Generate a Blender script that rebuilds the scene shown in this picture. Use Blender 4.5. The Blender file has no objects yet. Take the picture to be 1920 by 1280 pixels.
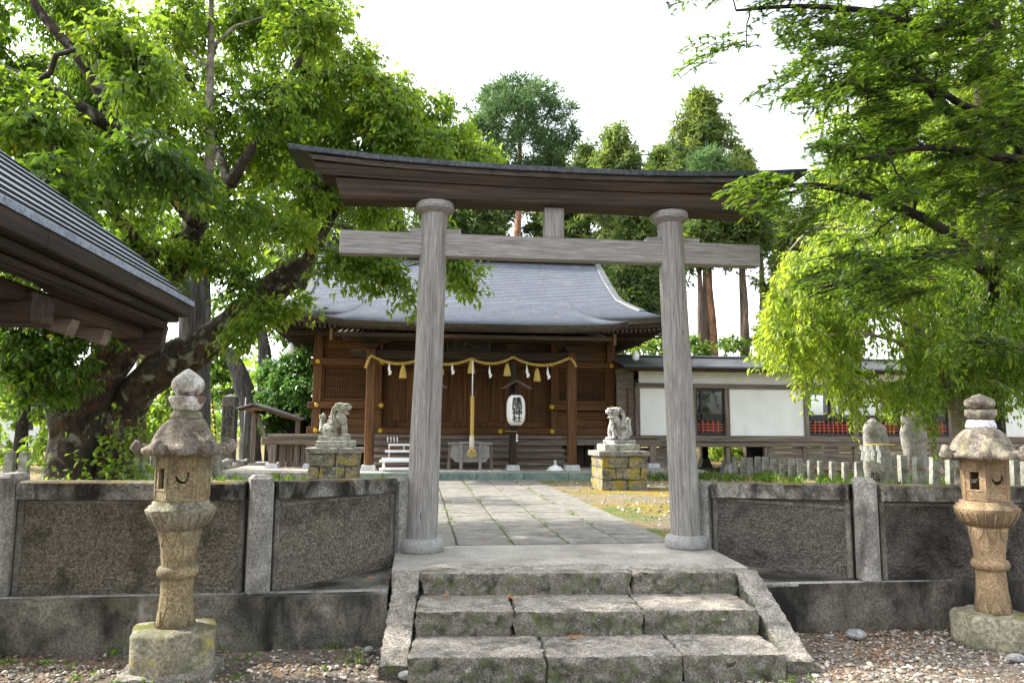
import bpy, bmesh, math, random
import numpy as np
from mathutils import Matrix, Vector
random.seed(7); RNG = np.random.default_rng(11)
SC = bpy.context.scene; COL = SC.collection
# ---------------------------------------------------------------- camera
FPX, CX, CY, CAMH = 1400.0, 960.0, 640.0, 1.1       # focal length in pixels of the 1920x1280 photograph
YAW, PITCH, ROLL = math.radians(6.9228), math.radians(6.6772), math.radians(0.3)
_f = np.array([math.sin(YAW)*math.cos(PITCH), math.cos(YAW)*math.cos(PITCH), math.sin(PITCH)])
_r0 = np.array([math.cos(YAW), -math.sin(YAW), 0.0]); _u0 = np.cross(_r0, _f)
_r = _r0*math.cos(ROLL)+_u0*math.sin(ROLL); _u = -_r0*math.sin(ROLL)+_u0*math.cos(ROLL)
CAM = np.array([0, 0, CAMH])
cam = bpy.data.cameras.new('camera'); cam.sensor_width = 36; cam.lens = FPX/1920*36
cam.clip_start = 0.05; cam.clip_end = 3000
camo = bpy.data.objects.new('camera', cam); COL.objects.link(camo)
m = Matrix(((_r[0], _u[0], -_f[0], 0), (_r[1], _u[1], -_f[1], 0), (_r[2], _u[2], -_f[2], CAMH), (0, 0, 0, 1)))
camo.matrix_world = m
SC.camera = camo
# ---------------------------------------------------------------- sky, sun, exposure
SUN_EL, SUN_AZ = math.radians(44), math.radians(-66)    # azimuth from +Y, negative to the left: behind the hall, to the left
wd = bpy.data.worlds.new('World'); SC.world = wd; wd.use_nodes = True
nt = wd.node_tree; bg = nt.nodes['Background']
sky = nt.nodes.new('ShaderNodeTexSky'); sky.sky_type = 'NISHITA'; sky.sun_disc = False
sky.sun_elevation = SUN_EL; sky.sun_rotation = SUN_AZ
sky.air_density = 1.0; sky.dust_density = 3.0; sky.ozone_density = 1.0
hz = nt.nodes.new('ShaderNodeHueSaturation'); hz.inputs['Saturation'].default_value = .28      # thin white summer haze
nt.links.new(sky.outputs['Color'], hz.inputs['Color']); nt.links.new(hz.outputs['Color'], bg.inputs['Color']); bg.inputs['Strength'].default_value = 0.15
sl = bpy.data.lights.new('sun', 'SUN'); sl.energy = 2.0; sl.angle = math.radians(1.5); sl.color = (1, .94, .84)
so = bpy.data.objects.new('sun', sl); COL.objects.link(so)
_sd = Vector((math.sin(SUN_AZ)*math.cos(SUN_EL), math.cos(SUN_AZ)*math.cos(SUN_EL), math.sin(SUN_EL)))
so.rotation_euler = _sd.to_track_quat('Z', 'Y').to_euler(); so.location = (0, 0, 30)
vs = SC.view_settings; vs.view_transform = 'Standard'; vs.look = 'None'; vs.gamma = 1.0; vs.use_curve_mapping = False
vs.exposure = 2.25
SC.cycles.use_denoising = True; SC.cycles.max_bounces = 8; SC.cycles.diffuse_bounces = 4
SC.cycles.transmission_bounces = 6; SC.cycles.transparent_max_bounces = 8; SC.cycles.sample_clamp_indirect = 6
# ---------------------------------------------------------------- pixel -> place
def ray(px, py): return _f+(px-CX)/FPX*_r-(py-CY)/FPX*_u
def onz(px, py, z): d = ray(px, py); return CAM+d*((z-CAMH)/d[2])
def ony(px, py, Y): d = ray(px, py); return CAM+d*(Y/d[1])
def xz(px, py, Y): p = ony(px, py, Y); return p[0], p[2]
# ---------------------------------------------------------------- noise
def _hash(ix, iy, iz, s):
    h = (ix*374761393+iy*668265263+iz*2147483647+s*974711) & 0xffffffff
    h = ((h ^ (h >> 13))*1274126177) & 0xffffffff
    return ((h ^ (h >> 16)) & 0xffff)/65535.0
def vnoise(P, scale=1.0, seed=0):
    P = np.asarray(P, float)*scale; I = np.floor(P).astype(np.int64); Fr = P-I; w = Fr*Fr*(3-2*Fr)
    out = 0
    for dx in (0, 1):
        for dy in (0, 1):
            for dz in (0, 1):
                h = _hash(I[..., 0]+dx, I[..., 1]+dy, I[..., 2]+dz, seed)
                out = out+h*(w[..., 0] if dx else 1-w[..., 0])*(w[..., 1] if dy else 1-w[..., 1])*(w[..., 2] if dz else 1-w[..., 2])
    return out*2-1
def fbm(P, scale=1.0, seed=0, oct=3):
    return sum(vnoise(P, scale*2**i, seed+i*17)*0.5**i for i in range(oct))
# ---------------------------------------------------------------- mesh building
class MB:
    def __init__(s): s.v = []; s.f = []; s.s = []
    def add(s, vs_, fs_, smooth=False):
        n = len(s.v); s.v += [tuple(map(float, p)) for p in vs_]
        s.f += [tuple(n+i for i in f) for f in fs_]; s.s += [smooth]*len(fs_); return s
    def box(s, x0, x1, y0, y1, z0, z1, ch=0.0, M=None):
        cx_, cy_, cz_ = (x0+x1)/2, (y0+y1)/2, (z0+z1)/2; hx, hy, hz = abs(x1-x0)/2, abs(y1-y0)/2, abs(z1-z0)/2
        ch = min(ch, hx*.8, hy*.8, hz*.8)
        if ch <= 0:
            vs_ = [(cx_+a*hx, cy_+b*hy, cz_+c*hz) for a in (-1, 1) for b in (-1, 1) for c in (-1, 1)]
            fs_ = [(0, 1, 3, 2), (4, 6, 7, 5), (0, 4, 5, 1), (2, 3, 7, 6), (0, 2, 6, 4), (1, 5, 7, 3)]
        else:
            vs_ = []; idx = {}
            for a in (-1, 1):
                for b in (-1, 1):
                    for c in (-1, 1):
                        for k in range(3):
                            q = [hx-ch, hy-ch, hz-ch]; q[k] += ch
                            idx[a, b, c, k] = len(vs_); vs_.append((cx_+a*q[0], cy_+b*q[1], cz_+c*q[2]))
            fs_ = []
            for k in range(3):
                i, j = (k+1) % 3, (k+2) % 3
                for sgn in (-1, 1):
                    def g(si, sj):
                        t = [0, 0, 0]; t[k] = sgn; t[i] = si; t[j] = sj; return idx[t[0], t[1], t[2], k]
                    q = [g(-1, -1), g(1, -1), g(1, 1), g(-1, 1)]
                    fs_.append(tuple(q if sgn > 0 else q[::-1]))
                for si in (-1, 1):
                    for sj in (-1, 1):
                        def h(sk, ax):
                            t = [0, 0, 0]; t[k] = sk; t[i] = si; t[j] = sj; return idx[t[0], t[1], t[2], ax]
                        q = [h(-1, i), h(1, i), h(1, j), h(-1, j)]
                        fs_.append(tuple(q if si*sj < 0 else q[::-1]))
            for a in (-1, 1):
                for b in (-1, 1):
                    for c in (-1, 1):
                        t = (idx[a, b, c, 0], idx[a, b, c, 1], idx[a, b, c, 2]); fs_.append(t if a*b*c > 0 else t[::-1])
        if M is not None: vs_ = [tuple(M @ Vector(p)) for p in vs_]
        return s.add(vs_, fs_)
    def prism(s, poly, a0, a1, axis='y', M=None):
        n = len(poly)
        def mk(p, a): return {'y': (p[0], a, p[1]), 'x': (a, p[0], p[1]), 'z': (p[0], p[1], a)}[axis]
        vs_ = [mk(p, a0) for p in poly]+[mk(p, a1) for p in poly]
        fs_ = [tuple(range(n))[::-1], tuple(range(n, 2*n))]+[(i, (i+1) % n, n+(i+1) % n, n+i) for i in range(n)]
        if M is not None: vs_ = [tuple(M @ Vector(p)) for p in vs_]
        return s.add(vs_, fs_)
    def lathe(s, prof, c=(0, 0, 0), n=24, smooth=True, radial=None, rot=0.0):
        vs_ = []
        for r, z in prof:
            for k in range(n):
                a = 2*math.pi*k/n+rot; rr = r*(radial(a, r, z) if radial else 1)
                vs_.append((c[0]+rr*math.cos(a), c[1]+rr*math.sin(a), c[2]+z))
        fs_ = [(i*n+k, i*n+(k+1) % n, (i+1)*n+(k+1) % n, (i+1)*n+k) for i in range(len(prof)-1) for k in range(n)]
        s.add(vs_, fs_, smooth)
        n0 = len(s.v)-len(vs_)
        s.f += [tuple(n0+k for k in range(n))[::-1], tuple(n0+(len(prof)-1)*n+k for k in range(n))]; s.s += [False, False]
        return s
    def tube(s, pts, rad, n=8, smooth=True, bump=0.0, seed=0):
        P = np.array(pts, float); m_ = len(P); R = np.broadcast_to(np.asarray(rad, float), (m_,))
        T = np.gradient(P, axis=0); T /= np.linalg.norm(T, axis=1)[:, None]+1e-9
        up = np.array([0, 0, 1.0]) if abs(T[0][2]) < .9 else np.array([1.0, 0, 0])
        A = np.cross(T[0], up); A /= np.linalg.norm(A); vs_ = []
        ang = np.arange(n)*2*math.pi/n
        for i in range(m_):
            A = A-T[i]*(A@T[i]); A /= np.linalg.norm(A)+1e-9; B = np.cross(T[i], A)
            ring = P[i]+R[i]*(np.cos(ang)[:, None]*A+np.sin(ang)[:, None]*B)
            if bump: ring = P[i]+(ring-P[i])*(1+bump*fbm(ring, 2.2, seed, 4))[:, None]
            vs_ += [tuple(q) for q in ring]
        fs_ = [(i*n+k, i*n+(k+1) % n, (i+1)*n+(k+1) % n, (i+1)*n+k) for i in range(m_-1) for k in range(n)]
        s.add(vs_, fs_, smooth)
        n0 = len(s.v)-len(vs_); s.f += [tuple(n0+k for k in range(n))[::-1], tuple(n0+(m_-1)*n+k for k in range(n))]; s.s += [False, False]
        return s
    def grid(s, V, smooth=True, flip=False):
        V = np.asarray(V, float); a, b = V.shape[:2]
        fs_ = [(i*b+j, i*b+j+1, (i+1)*b+j+1, (i+1)*b+j) for i in range(a-1) for j in range(b-1)]
        if flip: fs_ = [f[::-1] for f in fs_]
        return s.add(V.reshape(-1, 3), fs_, smooth)
    def build(s, name, mat_, parent=None, smooth=None):
        me = bpy.data.meshes.new(name); V = np.array(s.v, float)
        if parent is not None: off = np.array(parent_origin(parent))
        else: off = np.array([(V[:, 0].min()+V[:, 0].max())/2, (V[:, 1].min()+V[:, 1].max())/2, V[:, 2].min()])
        me.from_pydata((V-off).tolist(), [], s.f)
        me.polygons.foreach_set('use_smooth', s.s if smooth is None else [smooth]*len(s.f))
        me.materials.append(mat_); o = bpy.data.objects.new(name, me); COL.objects.link(o)
        if parent is not None: o.parent = parent
        else: o.location = off
        o['_org'] = off.tolist() if parent is None else list(parent_origin(parent))
        return o
def parent_origin(p): return list(p['_org'])
def tag(o, label=None, cat=None, group=None, kind=None):
    if label: o['label'] = label
    if cat: o['category'] = cat
    if group: o['group'] = group
    if kind: o['kind'] = kind
    return o
def thing(name, label, cat, loc, group=None):
    o = bpy.data.objects.new(name, None); COL.objects.link(o); o.location = tuple(loc); o['_org'] = [float(q) for q in loc]
    o.empty_display_size = .2
    return tag(o, label, cat, group)
def part(name, mat_, parent, fn, smooth=None):
    b = MB(); fn(b); return b.build(name, mat_, parent, smooth)
def copy_tree(o, loc, parent=None):
    c = o.copy(); COL.objects.link(c); c.parent = parent
    if parent is None:
        c.location = loc
    for ch in list(o.children): copy_tree(ch, None, c)
    return c
def bar(name, mat_, parent, x0, x1, y0, y1, z0, z1, ch=.008): return part(name, mat_, parent, lambda b: b.box(x0, x1, y0, y1, z0, z1, ch))
def text_mesh(name, s_, size, mat_, parent, M, extrude=.002, weight=0.0):
    c = bpy.data.curves.new('t', 'FONT'); c.body = s_; c.size = size; c.extrude = extrude; c.offset = weight; c.resolution_u = 2
    c.align_x = 'CENTER'; c.align_y = 'CENTER'; c.space_line = .92
    o = bpy.data.objects.new('t', c); COL.objects.link(o)
    bpy.context.view_layer.update()
    me = bpy.data.meshes.new_from_object(o.evaluated_get(bpy.context.evaluated_depsgraph_get()))
    bpy.data.objects.remove(o); bpy.data.curves.remove(c)
    off = parent_origin(parent)
    me.transform(Matrix.Translation([-q for q in off]) @ M); me.materials.clear(); me.materials.append(mat_)
    ob = bpy.data.objects.new(name, me); COL.objects.link(ob); ob.parent = parent; ob['_org'] = off; return ob
def rough_block(x0, x1, y0, y1, z0, z1, seg=.05, amp=.012, rnd=.02, seed=0, M=None, freq=9.0, flat=None):
    """a dressed stone: a finely divided box with rounded, broken edges"""
    b = MB(); lo = np.array([x0, y0, z0]); hi = np.array([x1, y1, z1]); ctr = (lo+hi)/2; h = (hi-lo)/2
    n = [max(2, int(math.ceil((hi[k]-lo[k])/seg))) for k in range(3)]
    for k in range(3):
        i, j = (k+1) % 3, (k+2) % 3
        for sg in (0, 1):
            U, V_ = np.meshgrid(np.linspace(-1, 1, n[i]+1), np.linspace(-1, 1, n[j]+1), indexing='ij')
            P = np.zeros(U.shape+(3,)); P[..., i] = U*h[i]; P[..., j] = V_*h[j]; P[..., k] = (2*sg-1)*h[k]
            core = np.clip(P, -(h-rnd), h-rnd); d = P-core; L = np.linalg.norm(d, axis=-1, keepdims=True)
            P = core+np.where(L > 1e-9, d/np.maximum(L, 1e-9)*np.minimum(L, rnd), 0)
            D = np.stack([fbm(P+ctr+q*9.1, freq, seed+q, 3) for q in range(3)], -1)*amp
            if flat is not None: D[..., 2] *= flat
            P = P+D+ctr
            if M is not None: P = np.array([[tuple(M @ Vector(q)) for q in row] for row in P])
            b.grid(P, True, flip=(sg == 0))
    return b
# ---------------------------------------------------------------- materials
def mat(name, a, b, scale=4, rough=.8, bump=.3, bscale=40, stretch=(1, 1, 1), layers=(), metal=0.0, spec=.3, detail=8, bdist=.01, third=None, fine=.42):
    m_ = bpy.data.materials.new(name); m_.use_nodes = True; N = m_.node_tree.nodes; L = m_.node_tree.links
    P = N['Principled BSDF']; P.inputs['Roughness'].default_value = rough; P.inputs['Metallic'].default_value = metal
    P.inputs['Specular IOR Level'].default_value = spec
    tc = N.new('ShaderNodeTexCoord'); oi = N.new('ShaderNodeObjectInfo')
    mu = N.new('ShaderNodeVectorMath'); mu.operation = 'SCALE'; mu.inputs[0].default_value = (37.0, 53.0, 71.0); L.new(oi.outputs['Random'], mu.inputs['Scale'])
    ad = N.new('ShaderNodeVectorMath'); ad.operation = 'ADD'; L.new(tc.outputs['Object'], ad.inputs[0]); L.new(mu.outputs[0], ad.inputs[1])
    def noise(sc, st, det=detail, dist=0.0):
        mp = N.new('ShaderNodeMapping'); mp.inputs['Scale'].default_value = st; L.new(ad.outputs[0], mp.inputs['Vector'])
        n = N.new('ShaderNodeTexNoise'); n.inputs['Scale'].default_value = sc; n.inputs['Detail'].default_value = det
        n.inputs['Roughness'].default_value = .62; n.inputs['Distortion'].default_value = dist; L.new(mp.outputs[0], n.inputs['Vector']); return n
    n1 = noise(scale, stretch, dist=.3)
    cr = N.new('ShaderNodeValToRGB'); cr.color_ramp.elements[0].position = .36; cr.color_ramp.elements[1].position = .64
    cr.color_ramp.elements[0].color = (*a, 1); cr.color_ramp.elements[1].color = (*b, 1)
    if third: e = cr.color_ramp.elements.new(.5); e.color = (*third, 1)
    L.new(n1.outputs['Fac'], cr.inputs['Fac']); col = cr.outputs['Color']
    # fine colour break-up
    nf = noise(bscale, stretch, 4); mr = N.new('ShaderNodeMapRange'); mr.inputs[1].default_value = .36; mr.inputs[2].default_value = .64
    mr.inputs[3].default_value = 1-fine; mr.inputs[4].default_value = 1+fine*.95; L.new(nf.outputs['Fac'], mr.inputs[0])
    mx = N.new('ShaderNodeMix'); mx.data_type = 'RGBA'; mx.blend_type = 'MULTIPLY'; mx.inputs['Factor'].default_value = 1.0
    L.new(col, mx.inputs['A']); L.new(mr.outputs[0], mx.inputs['B']); col = mx.outputs['Result']
    for ly in layers:
        c, sc_, lo, hi = ly[:4]; st = ly[4] if len(ly) > 4 else (1, 1, 1); up = ly[5] if len(ly) > 5 else None
        nn = noise(sc_, st, 6, .4); r = N.new('ShaderNodeMapRange'); r.inputs[1].default_value = lo; r.inputs[2].default_value = hi
        L.new(nn.outputs['Fac'], r.inputs[0]); fac = r.outputs[0]
        if up:
            ge = N.new('ShaderNodeNewGeometry'); sp = N.new('ShaderNodeSeparateXYZ'); L.new(ge.outputs['Normal'], sp.inputs[0])
            r2 = N.new('ShaderNodeMapRange'); r2.inputs[1].default_value = .1; r2.inputs[2].default_value = .8; L.new(sp.outputs['Z'], r2.inputs[0])
            if up == 'side': r2.inputs[3].default_value = 1.0; r2.inputs[4].default_value = 0.0
            mm = N.new('ShaderNodeMath'); mm.operation = 'MULTIPLY'; L.new(fac, mm.inputs[0]); L.new(r2.outputs[0], mm.inputs[1]); fac = mm.outputs[0]
        x = N.new('ShaderNodeMix'); x.data_type = 'RGBA'; L.new(fac, x.inputs['Factor']); L.new(col, x.inputs['A']); x.inputs['B'].default_value = (*c, 1); col = x.outputs['Result']
    L.new(col, P.inputs['Base Color'])
    if bump:
        nb = noise(bscale, stretch, 6); bu = N.new('ShaderNodeBump'); bu.inputs['Strength'].default_value = bump; bu.inputs['Distance'].default_value = bdist
        L.new(nb.outputs['Fac'], bu.inputs['Height']); L.new(bu.outputs['Normal'], P.inputs['Normal'])
    m_['_col'] = 1
    return m_
def plain(name, c, rough=.5, metal=0.0, spec=.4):
    m_ = bpy.data.materials.new(name); m_.use_nodes = True; P = m_.node_tree.nodes['Principled BSDF']
    P.inputs['Base Color'].default_value = (*c, 1); P.inputs['Roughness'].default_value = rough; P.inputs['Metallic'].default_value = metal
    P.inputs['Specular IOR Level'].default_value = spec; return m_
def leafmat(name, cols, trans, tf=.45, rough=.45):
    m_ = bpy.data.materials.new(name); m_.use_nodes = True; N = m_.node_tree.nodes; L = m_.node_tree.links
    P = N['Principled BSDF']; P.inputs['Roughness'].default_value = rough; P.inputs['Specular IOR Level'].default_value = .35
    at = N.new('ShaderNodeAttribute'); at.attribute_name = 'tint'
    def ramp(cs):
        r = N.new('ShaderNodeValToRGB'); n = len(cs)
        while len(r.color_ramp.elements) < n: r.color_ramp.elements.new(.5)
        for i, c in enumerate(cs): r.color_ramp.elements[i].position = i/(n-1); r.color_ramp.elements[i].color = (*c, 1)
        L.new(at.outputs['Fac'], r.inputs['Fac']); return r
    L.new(ramp(cols).outputs[0], P.inputs['Base Color'])
    T = N.new('ShaderNodeBsdfTranslucent'); L.new(ramp(trans).outputs[0], T.inputs['Color'])
    X = N.new('ShaderNodeMixShader'); X.inputs[0].default_value = tf; L.new(P.outputs[0], X.inputs[1]); L.new(T.outputs[0], X.inputs[2])
    L.new(X.outputs[0], N['Material Output'].inputs['Surface']); return m_
def grain(name, a, b, ax, third=None, layers=(), rough=.75, bump=.35, sc=26):
    st = {'x': (.035, 1, 1), 'y': (1, .035, 1), 'z': (1, 1, .035)}[ax]
    return mat(name, a, b, sc, rough, bump, sc*3, st, layers, third=third, bdist=.006, detail=6, fine=.3)
G = {}
for ax in 'xyz':
    lt = {'x': (.1, 1, 1), 'y': (1, .1, 1), 'z': (1, 1, .1)}[ax]
    G['grey'+ax] = grain('weathered_grey_wood_'+ax, (.165, .158, .146), (.30, .287, .268), ax, sc=60, layers=[((.085, .068, .052), 2.4, .54, .8, lt), ((.36, .355, .35), 6, .62, .8, lt), ((.05, .042, .035), 30, .66, .72, lt)])
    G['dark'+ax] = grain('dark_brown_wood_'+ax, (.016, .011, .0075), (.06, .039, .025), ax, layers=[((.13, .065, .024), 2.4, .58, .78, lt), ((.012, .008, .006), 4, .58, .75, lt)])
    G['brown'+ax] = grain('warm_brown_wood_'+ax, (.072, .032, .0115), (.16, .075, .027), ax, layers=[((.035, .018, .009), 2.0, .5, .75, lt), ((.25, .115, .03), 1.6, .6, .8, lt)])
    G['old'+ax] = grain('old_grey_brown_wood_'+ax, (.095, .075, .06), (.22, .18, .15), ax, layers=[((.10, .06, .035), 2.2, .5, .75, lt)])
M_ = {}
M_['granite'] = mat('grey_granite', (.22, .22, .21), (.36, .355, .34), 60, .85, .25, 180, layers=[((.12, .12, .11), 4, .55, .75)])
M_['step'] = mat('rough_step_stone', (.19, .172, .145), (.36, .33, .285), 9, .9, .9, 70, bdist=.02, layers=[((.055, .055, .042), 6, .53, .72), ((.055, .058, .035), 9, .38, .62, (1, 1, 1), 'side'), ((.13, .145, .06), 12, .5, .66, (1, 1, 1), 'side'), ((.42, .40, .36), 30, .63, .7)], fine=.55)
M_['sand2'] = mat('grey_tan_stone', (.175, .135, .07), (.30, .24, .14), 6, .9, .7, 70, layers=[((.11, .095, .06), 5, .5, .7), ((.25, .25, .17), 7, .56, .7), ((.36, .30, .16), 16, .62, .7)], fine=.5)
M_['sand'] = mat('sand_stone', (.19, .128, .068), (.30, .215, .125), 5, .9, .5, 70, layers=[((.12, .09, .055), 4, .5, .7), ((.24, .21, .13), 7, .58, .72)])
M_['cap'] = mat('lichened_cap_stone', (.10, .085, .07), (.27, .235, .185), 9, .95, .7, 60, layers=[((.40, .33, .18), 14, .6, .68), ((.05, .045, .04), 5, .52, .7), ((.21, .20, .05), 6, .56, .7, (1, 1, 1), 'up')])
M_['jewel'] = mat('white_lichen_stone', (.34, .33, .29), (.58, .57, .54), 9, .95, .5, 60, layers=[((.15, .09, .07), 5, .52, .58), ((.22, .21, .12), 6, .58, .7)])
M_['base'] = mat('mossy_base_stone', (.15, .135, .095), (.28, .255, .19), 6, .95, .6, 45, layers=[((.09, .10, .055), 4, .5, .7), ((.34, .27, .06), 6, .6, .72), ((.10, .105, .02), 5, .5, .62, (1, 1, 1), 'up')])
M_['concrete'] = mat('stained_concrete', (.16, .155, .14), (.32, .31, .28), 4.5, .9, .5, 60, layers=[((.055, .053, .045), 4, .5, .72, (1, 1, .3)), ((.33, .29, .14), 5, .64, .78, (1, 1, .3))])
M_['coping'] = mat('mossy_coping_concrete', (.13, .125, .108), (.27, .26, .23), 6, .9, .4, 50, layers=[((.014, .012, .009), 2.2, .45, .58, (1, 1, .5)), ((.05, .045, .035), 14, .55, .68), ((.12, .085, .012), 6, .45, .6, (1, 1, 1), 'up')])
M_['plinth'] = mat('damp_dark_concrete', (.085, .079, .062), (.235, .217, .175), 4, .9, .4, 60, layers=[((.02, .019, .015), 2.2, .44, .62, (1, 1, .45)), ((.30, .29, .26), 6, .62, .74, (1, 1, .5)), ((.10, .11, .06), 5, .58, .72)])
M_['rough'] = mat('roughcast_pebble_render', (.09, .079, .058), (.27, .238, .185), 50, .95, 1.0, 130, bdist=.02, fine=.6, layers=[((.035, .031, .023), 2.0, .53, .76), ((.40, .37, .31), 75, .6, .66), ((.055, .06, .035), 4, .56, .74)])
M_['rough2'] = mat('roughcast_dark_render', (.06, .055, .046), (.19, .174, .148), 80, .95, 1.0, 130, bdist=.02, fine=.6, layers=[((.02, .018, .015), 2.2, .5, .7), ((.24, .23, .2), 60, .68, .73)])
M_['landing'] = mat('pale_landing_concrete', (.24, .225, .195), (.39, .365, .32), 3, .9, .3, 90, layers=[((.17, .165, .15), 5, .56, .75), ((.46, .40, .33), 4, .62, .8)])
M_['slab'] = mat('paving_slab_stone', (.115, .11, .097), (.21, .2, .175), 5, .85, .35, 80, layers=[((.06, .062, .052), 4, .54, .76), ((.26, .225, .18), 6, .62, .8)])
M_['kerb'] = mat('green_kerb_stone', (.13, .19, .165), (.21, .27, .24), 4, .7, .2, 60, layers=[((.06, .12, .10), 3, .52, .72, (1, 1, .6))])
M_['soil'] = mat('soil_joint', (.05, .045, .03), (.12, .10, .07), 20, .95, .6, 80, layers=[((.07, .12, .02), 6, .55, .7)])
M_['lichen'] = mat('yellow_lichen_block', (.13, .125, .10), (.28, .265, .22), 5, .95, .8, 25, bdist=.03, layers=[((.05, .05, .042), 4, .5, .7), ((.28, .21, .022), 5, .50, .62), ((.30, .22, .03), 18, .60, .68)], fine=.55)
M_['lion'] = mat('lichened_statue_stone', (.22, .215, .18), (.42, .41, .36), 12, .95, .6, 60, layers=[((.09, .09, .06), 9, .52, .66), ((.26, .26, .12), 6, .6, .72)])
M_['lion2'] = mat('grey_statue_stone', (.27, .265, .25), (.52, .51, .49), 12, .95, .6, 60, layers=[((.10, .095, .085), 6, .47, .6), ((.22, .22, .13), 6, .62, .74)])
M_['marker'] = mat('dark_marker_stone', (.085, .08, .07), (.16, .15, .13), 10, .85, .3, 60, layers=[((.05, .05, .04), 4, .5, .7)])
M_['stele'] = mat('grey_stele_stone', (.16, .15, .135), (.30, .285, .255), 8, .9, .5, 50, layers=[((.09, .085, .07), 4, .5, .72), ((.42, .4, .36), 6, .62, .75)])
M_['picket'] = mat('old_concrete_picket', (.16, .165, .14), (.29, .29, .25), 8, .9, .4, 60, layers=[((.08, .09, .06), 5, .5, .7)])
M_['slate'] = mat('grey_roof_shingle', (.082, .096, .12), (.138, .155, .185), 18, .55, .25, 120, spec=.4, layers=[((.24, .26, .29), 60, .62, .68), ((.21, .20, .18), 2.2, .58, .74)])
M_['slate2'] = mat('blue_grey_roof_sheet', (.17, .205, .26), (.25, .29, .35), 6, .38, .1, 60, spec=.5, layers=[((.12, .14, .17), 3, .55, .75)])
M_['roofdark'] = mat('dark_corridor_roof', (.05, .052, .058), (.095, .098, .108), 12, .4, .15, 60, spec=.5)
M_['capmetal'] = mat('dark_ridge_sheet', (.03, .034, .038), (.062, .069, .074), 10, .45, .15, 40, metal=.3, layers=[((.09, .087, .08), 3, .6, .78)])
M_['fascia'] = mat('pale_weathered_fascia', (.042, .034, .026), (.09, .074, .057), 4, .8, .3, 60, stretch=(.1, 1, 1))
M_['plaster'] = mat('white_plaster', (.72, .73, .715), (.80, .81, .80), 2, .8, .08, 120, layers=[((.62, .62, .59), 1.5, .54, .8, (1, 1, .3))], fine=.04)
M_['paper'] = plain('white_paper', (.82, .82, .80), .8)
M_['whiteplastic'] = plain('white_plastic', (.78, .79, .80), .45)
M_['black'] = plain('black_lacquer', (.012, .012, .013), .4)
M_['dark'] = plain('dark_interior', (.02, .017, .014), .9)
M_['gold'] = plain('yellow_brass', (.62, .40, .03), .35, .35)
M_['rope'] = mat('straw_rope', (.42, .29, .07), (.60, .44, .13), 30, .85, .5, 150)
M_['red'] = plain('red_lattice_paint', (.42, .07, .035), .6)
M_['rust'] = mat('rusty_iron', (.09, .03, .02), (.17, .06, .03), 30, .8, .3, 80)
M_['ink'] = plain('black_ink', (.01, .01, .012), .7)
M_['pole'] = plain('grey_pole_paint', (.11, .10, .11), .6)
M_['stonewhite'] = mat('pale_plinth_stone', (.45, .46, .48), (.6, .61, .62), 10, .85, .2, 80)
M_['bark'] = mat('old_cherry_bark', (.018, .014, .011), (.07, .053, .04), 6, .95, 1.0, 18, stretch=(1, 1, .4), bdist=.05, layers=[((.24, .245, .19), 5, .55, .66), ((.10, .045, .025), 3, .58, .7), ((.06, .07, .02), 3, .58, .7, (1, 1, 1), 'up')])
M_['barkdark'] = mat('dark_branch_bark', (.010, .008, .0065), (.034, .026, .02), 10, .95, .6, 40)
M_['barkpale'] = mat('pale_young_bark', (.15, .13, .105), (.28, .25, .20), 8, .9, .4, 40, stretch=(1, 1, 2), layers=[((.06, .05, .04), 6, .52, .7)])
M_['barkpine'] = mat('red_pine_bark', (.16, .075, .04), (.32, .17, .10), 7, .95, .9, 20, stretch=(1, 1, .4), bdist=.05, layers=[((.06, .04, .03), 4, .52, .68)])
M_['barkcedar'] = mat('cedar_bark', (.085, .062, .048), (.19, .14, .105), 9, .95, .9, 24, stretch=(1.4, 1.4, .12), bdist=.04)
M_['barkgrey'] = mat('furrowed_grey_bark', (.035, .032, .032), (.10, .094, .092), 14, .95, 1.0, 26, stretch=(1.4, 1.4, .12), bdist=.05)
M_['rock'] = mat('grey_cobble', (.17, .17, .165), (.32, .315, .30), 14, .85, .3, 60)
M_['litter'] = mat('orange_dry_leaf', (.40, .13, .03), (.62, .24, .06), 30, .7, .2, 60)
M_['glass'] = plain('window_glass', (.02, .024, .022), .05, 0, .6)
# pebbles vary from one to the next
def pebblemat(name, cols):
    m_ = bpy.data.materials.new(name); m_.use_nodes = True; N = m_.node_tree.nodes; L = m_.node_tree.links; P = N['Principled BSDF']
    P.inputs['Roughness'].default_value = .8
    at = N.new('ShaderNodeAttribute'); at.attribute_name = 'tint'; r = N.new('ShaderNodeValToRGB'); n = len(cols); r.color_ramp.interpolation = 'CONSTANT'
    while len(r.color_ramp.elements) < n: r.color_ramp.elements.new(.5)
    for i, c in enumerate(cols): r.color_ramp.elements[i].position = i/n; r.color_ramp.elements[i].color = (*c, 1)
    L.new(at.outputs['Fac'], r.inputs[0]); L.new(r.outputs[0], P.inputs['Base Color']); return m_
M_['pebble'] = pebblemat('river_pebbles', [(.13, .115, .095), (.25, .22, .18), (.18, .165, .145), (.36, .33, .28), (.09, .075, .06), (.27, .215, .15), (.19, .14, .10), (.14, .14, .13), (.42, .39, .34)])
def groundmat(name, base, layers, bs=60, bd=.02):
    return mat(name, base[0], base[1], 12, .95, .9, bs, bdist=bd, layers=layers)
M_['yard'] = groundmat('gravel_yard', ((.10, .078, .055), (.20, .165, .125)), [((.20, .10, .045), 2.2, .5, .68), ((.07, .06, .045), 3, .54, .72), ((.36, .34, .31), 45, .6, .68)])
M_['terrace'] = groundmat('terrace_soil', ((.10, .08, .05), (.21, .17, .12)), [((.19, .135, .012), .8, .44, .58), ((.07, .105, .015), 1.1, .5, .62), ((.30, .265, .21), 40, .6, .68)])
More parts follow.
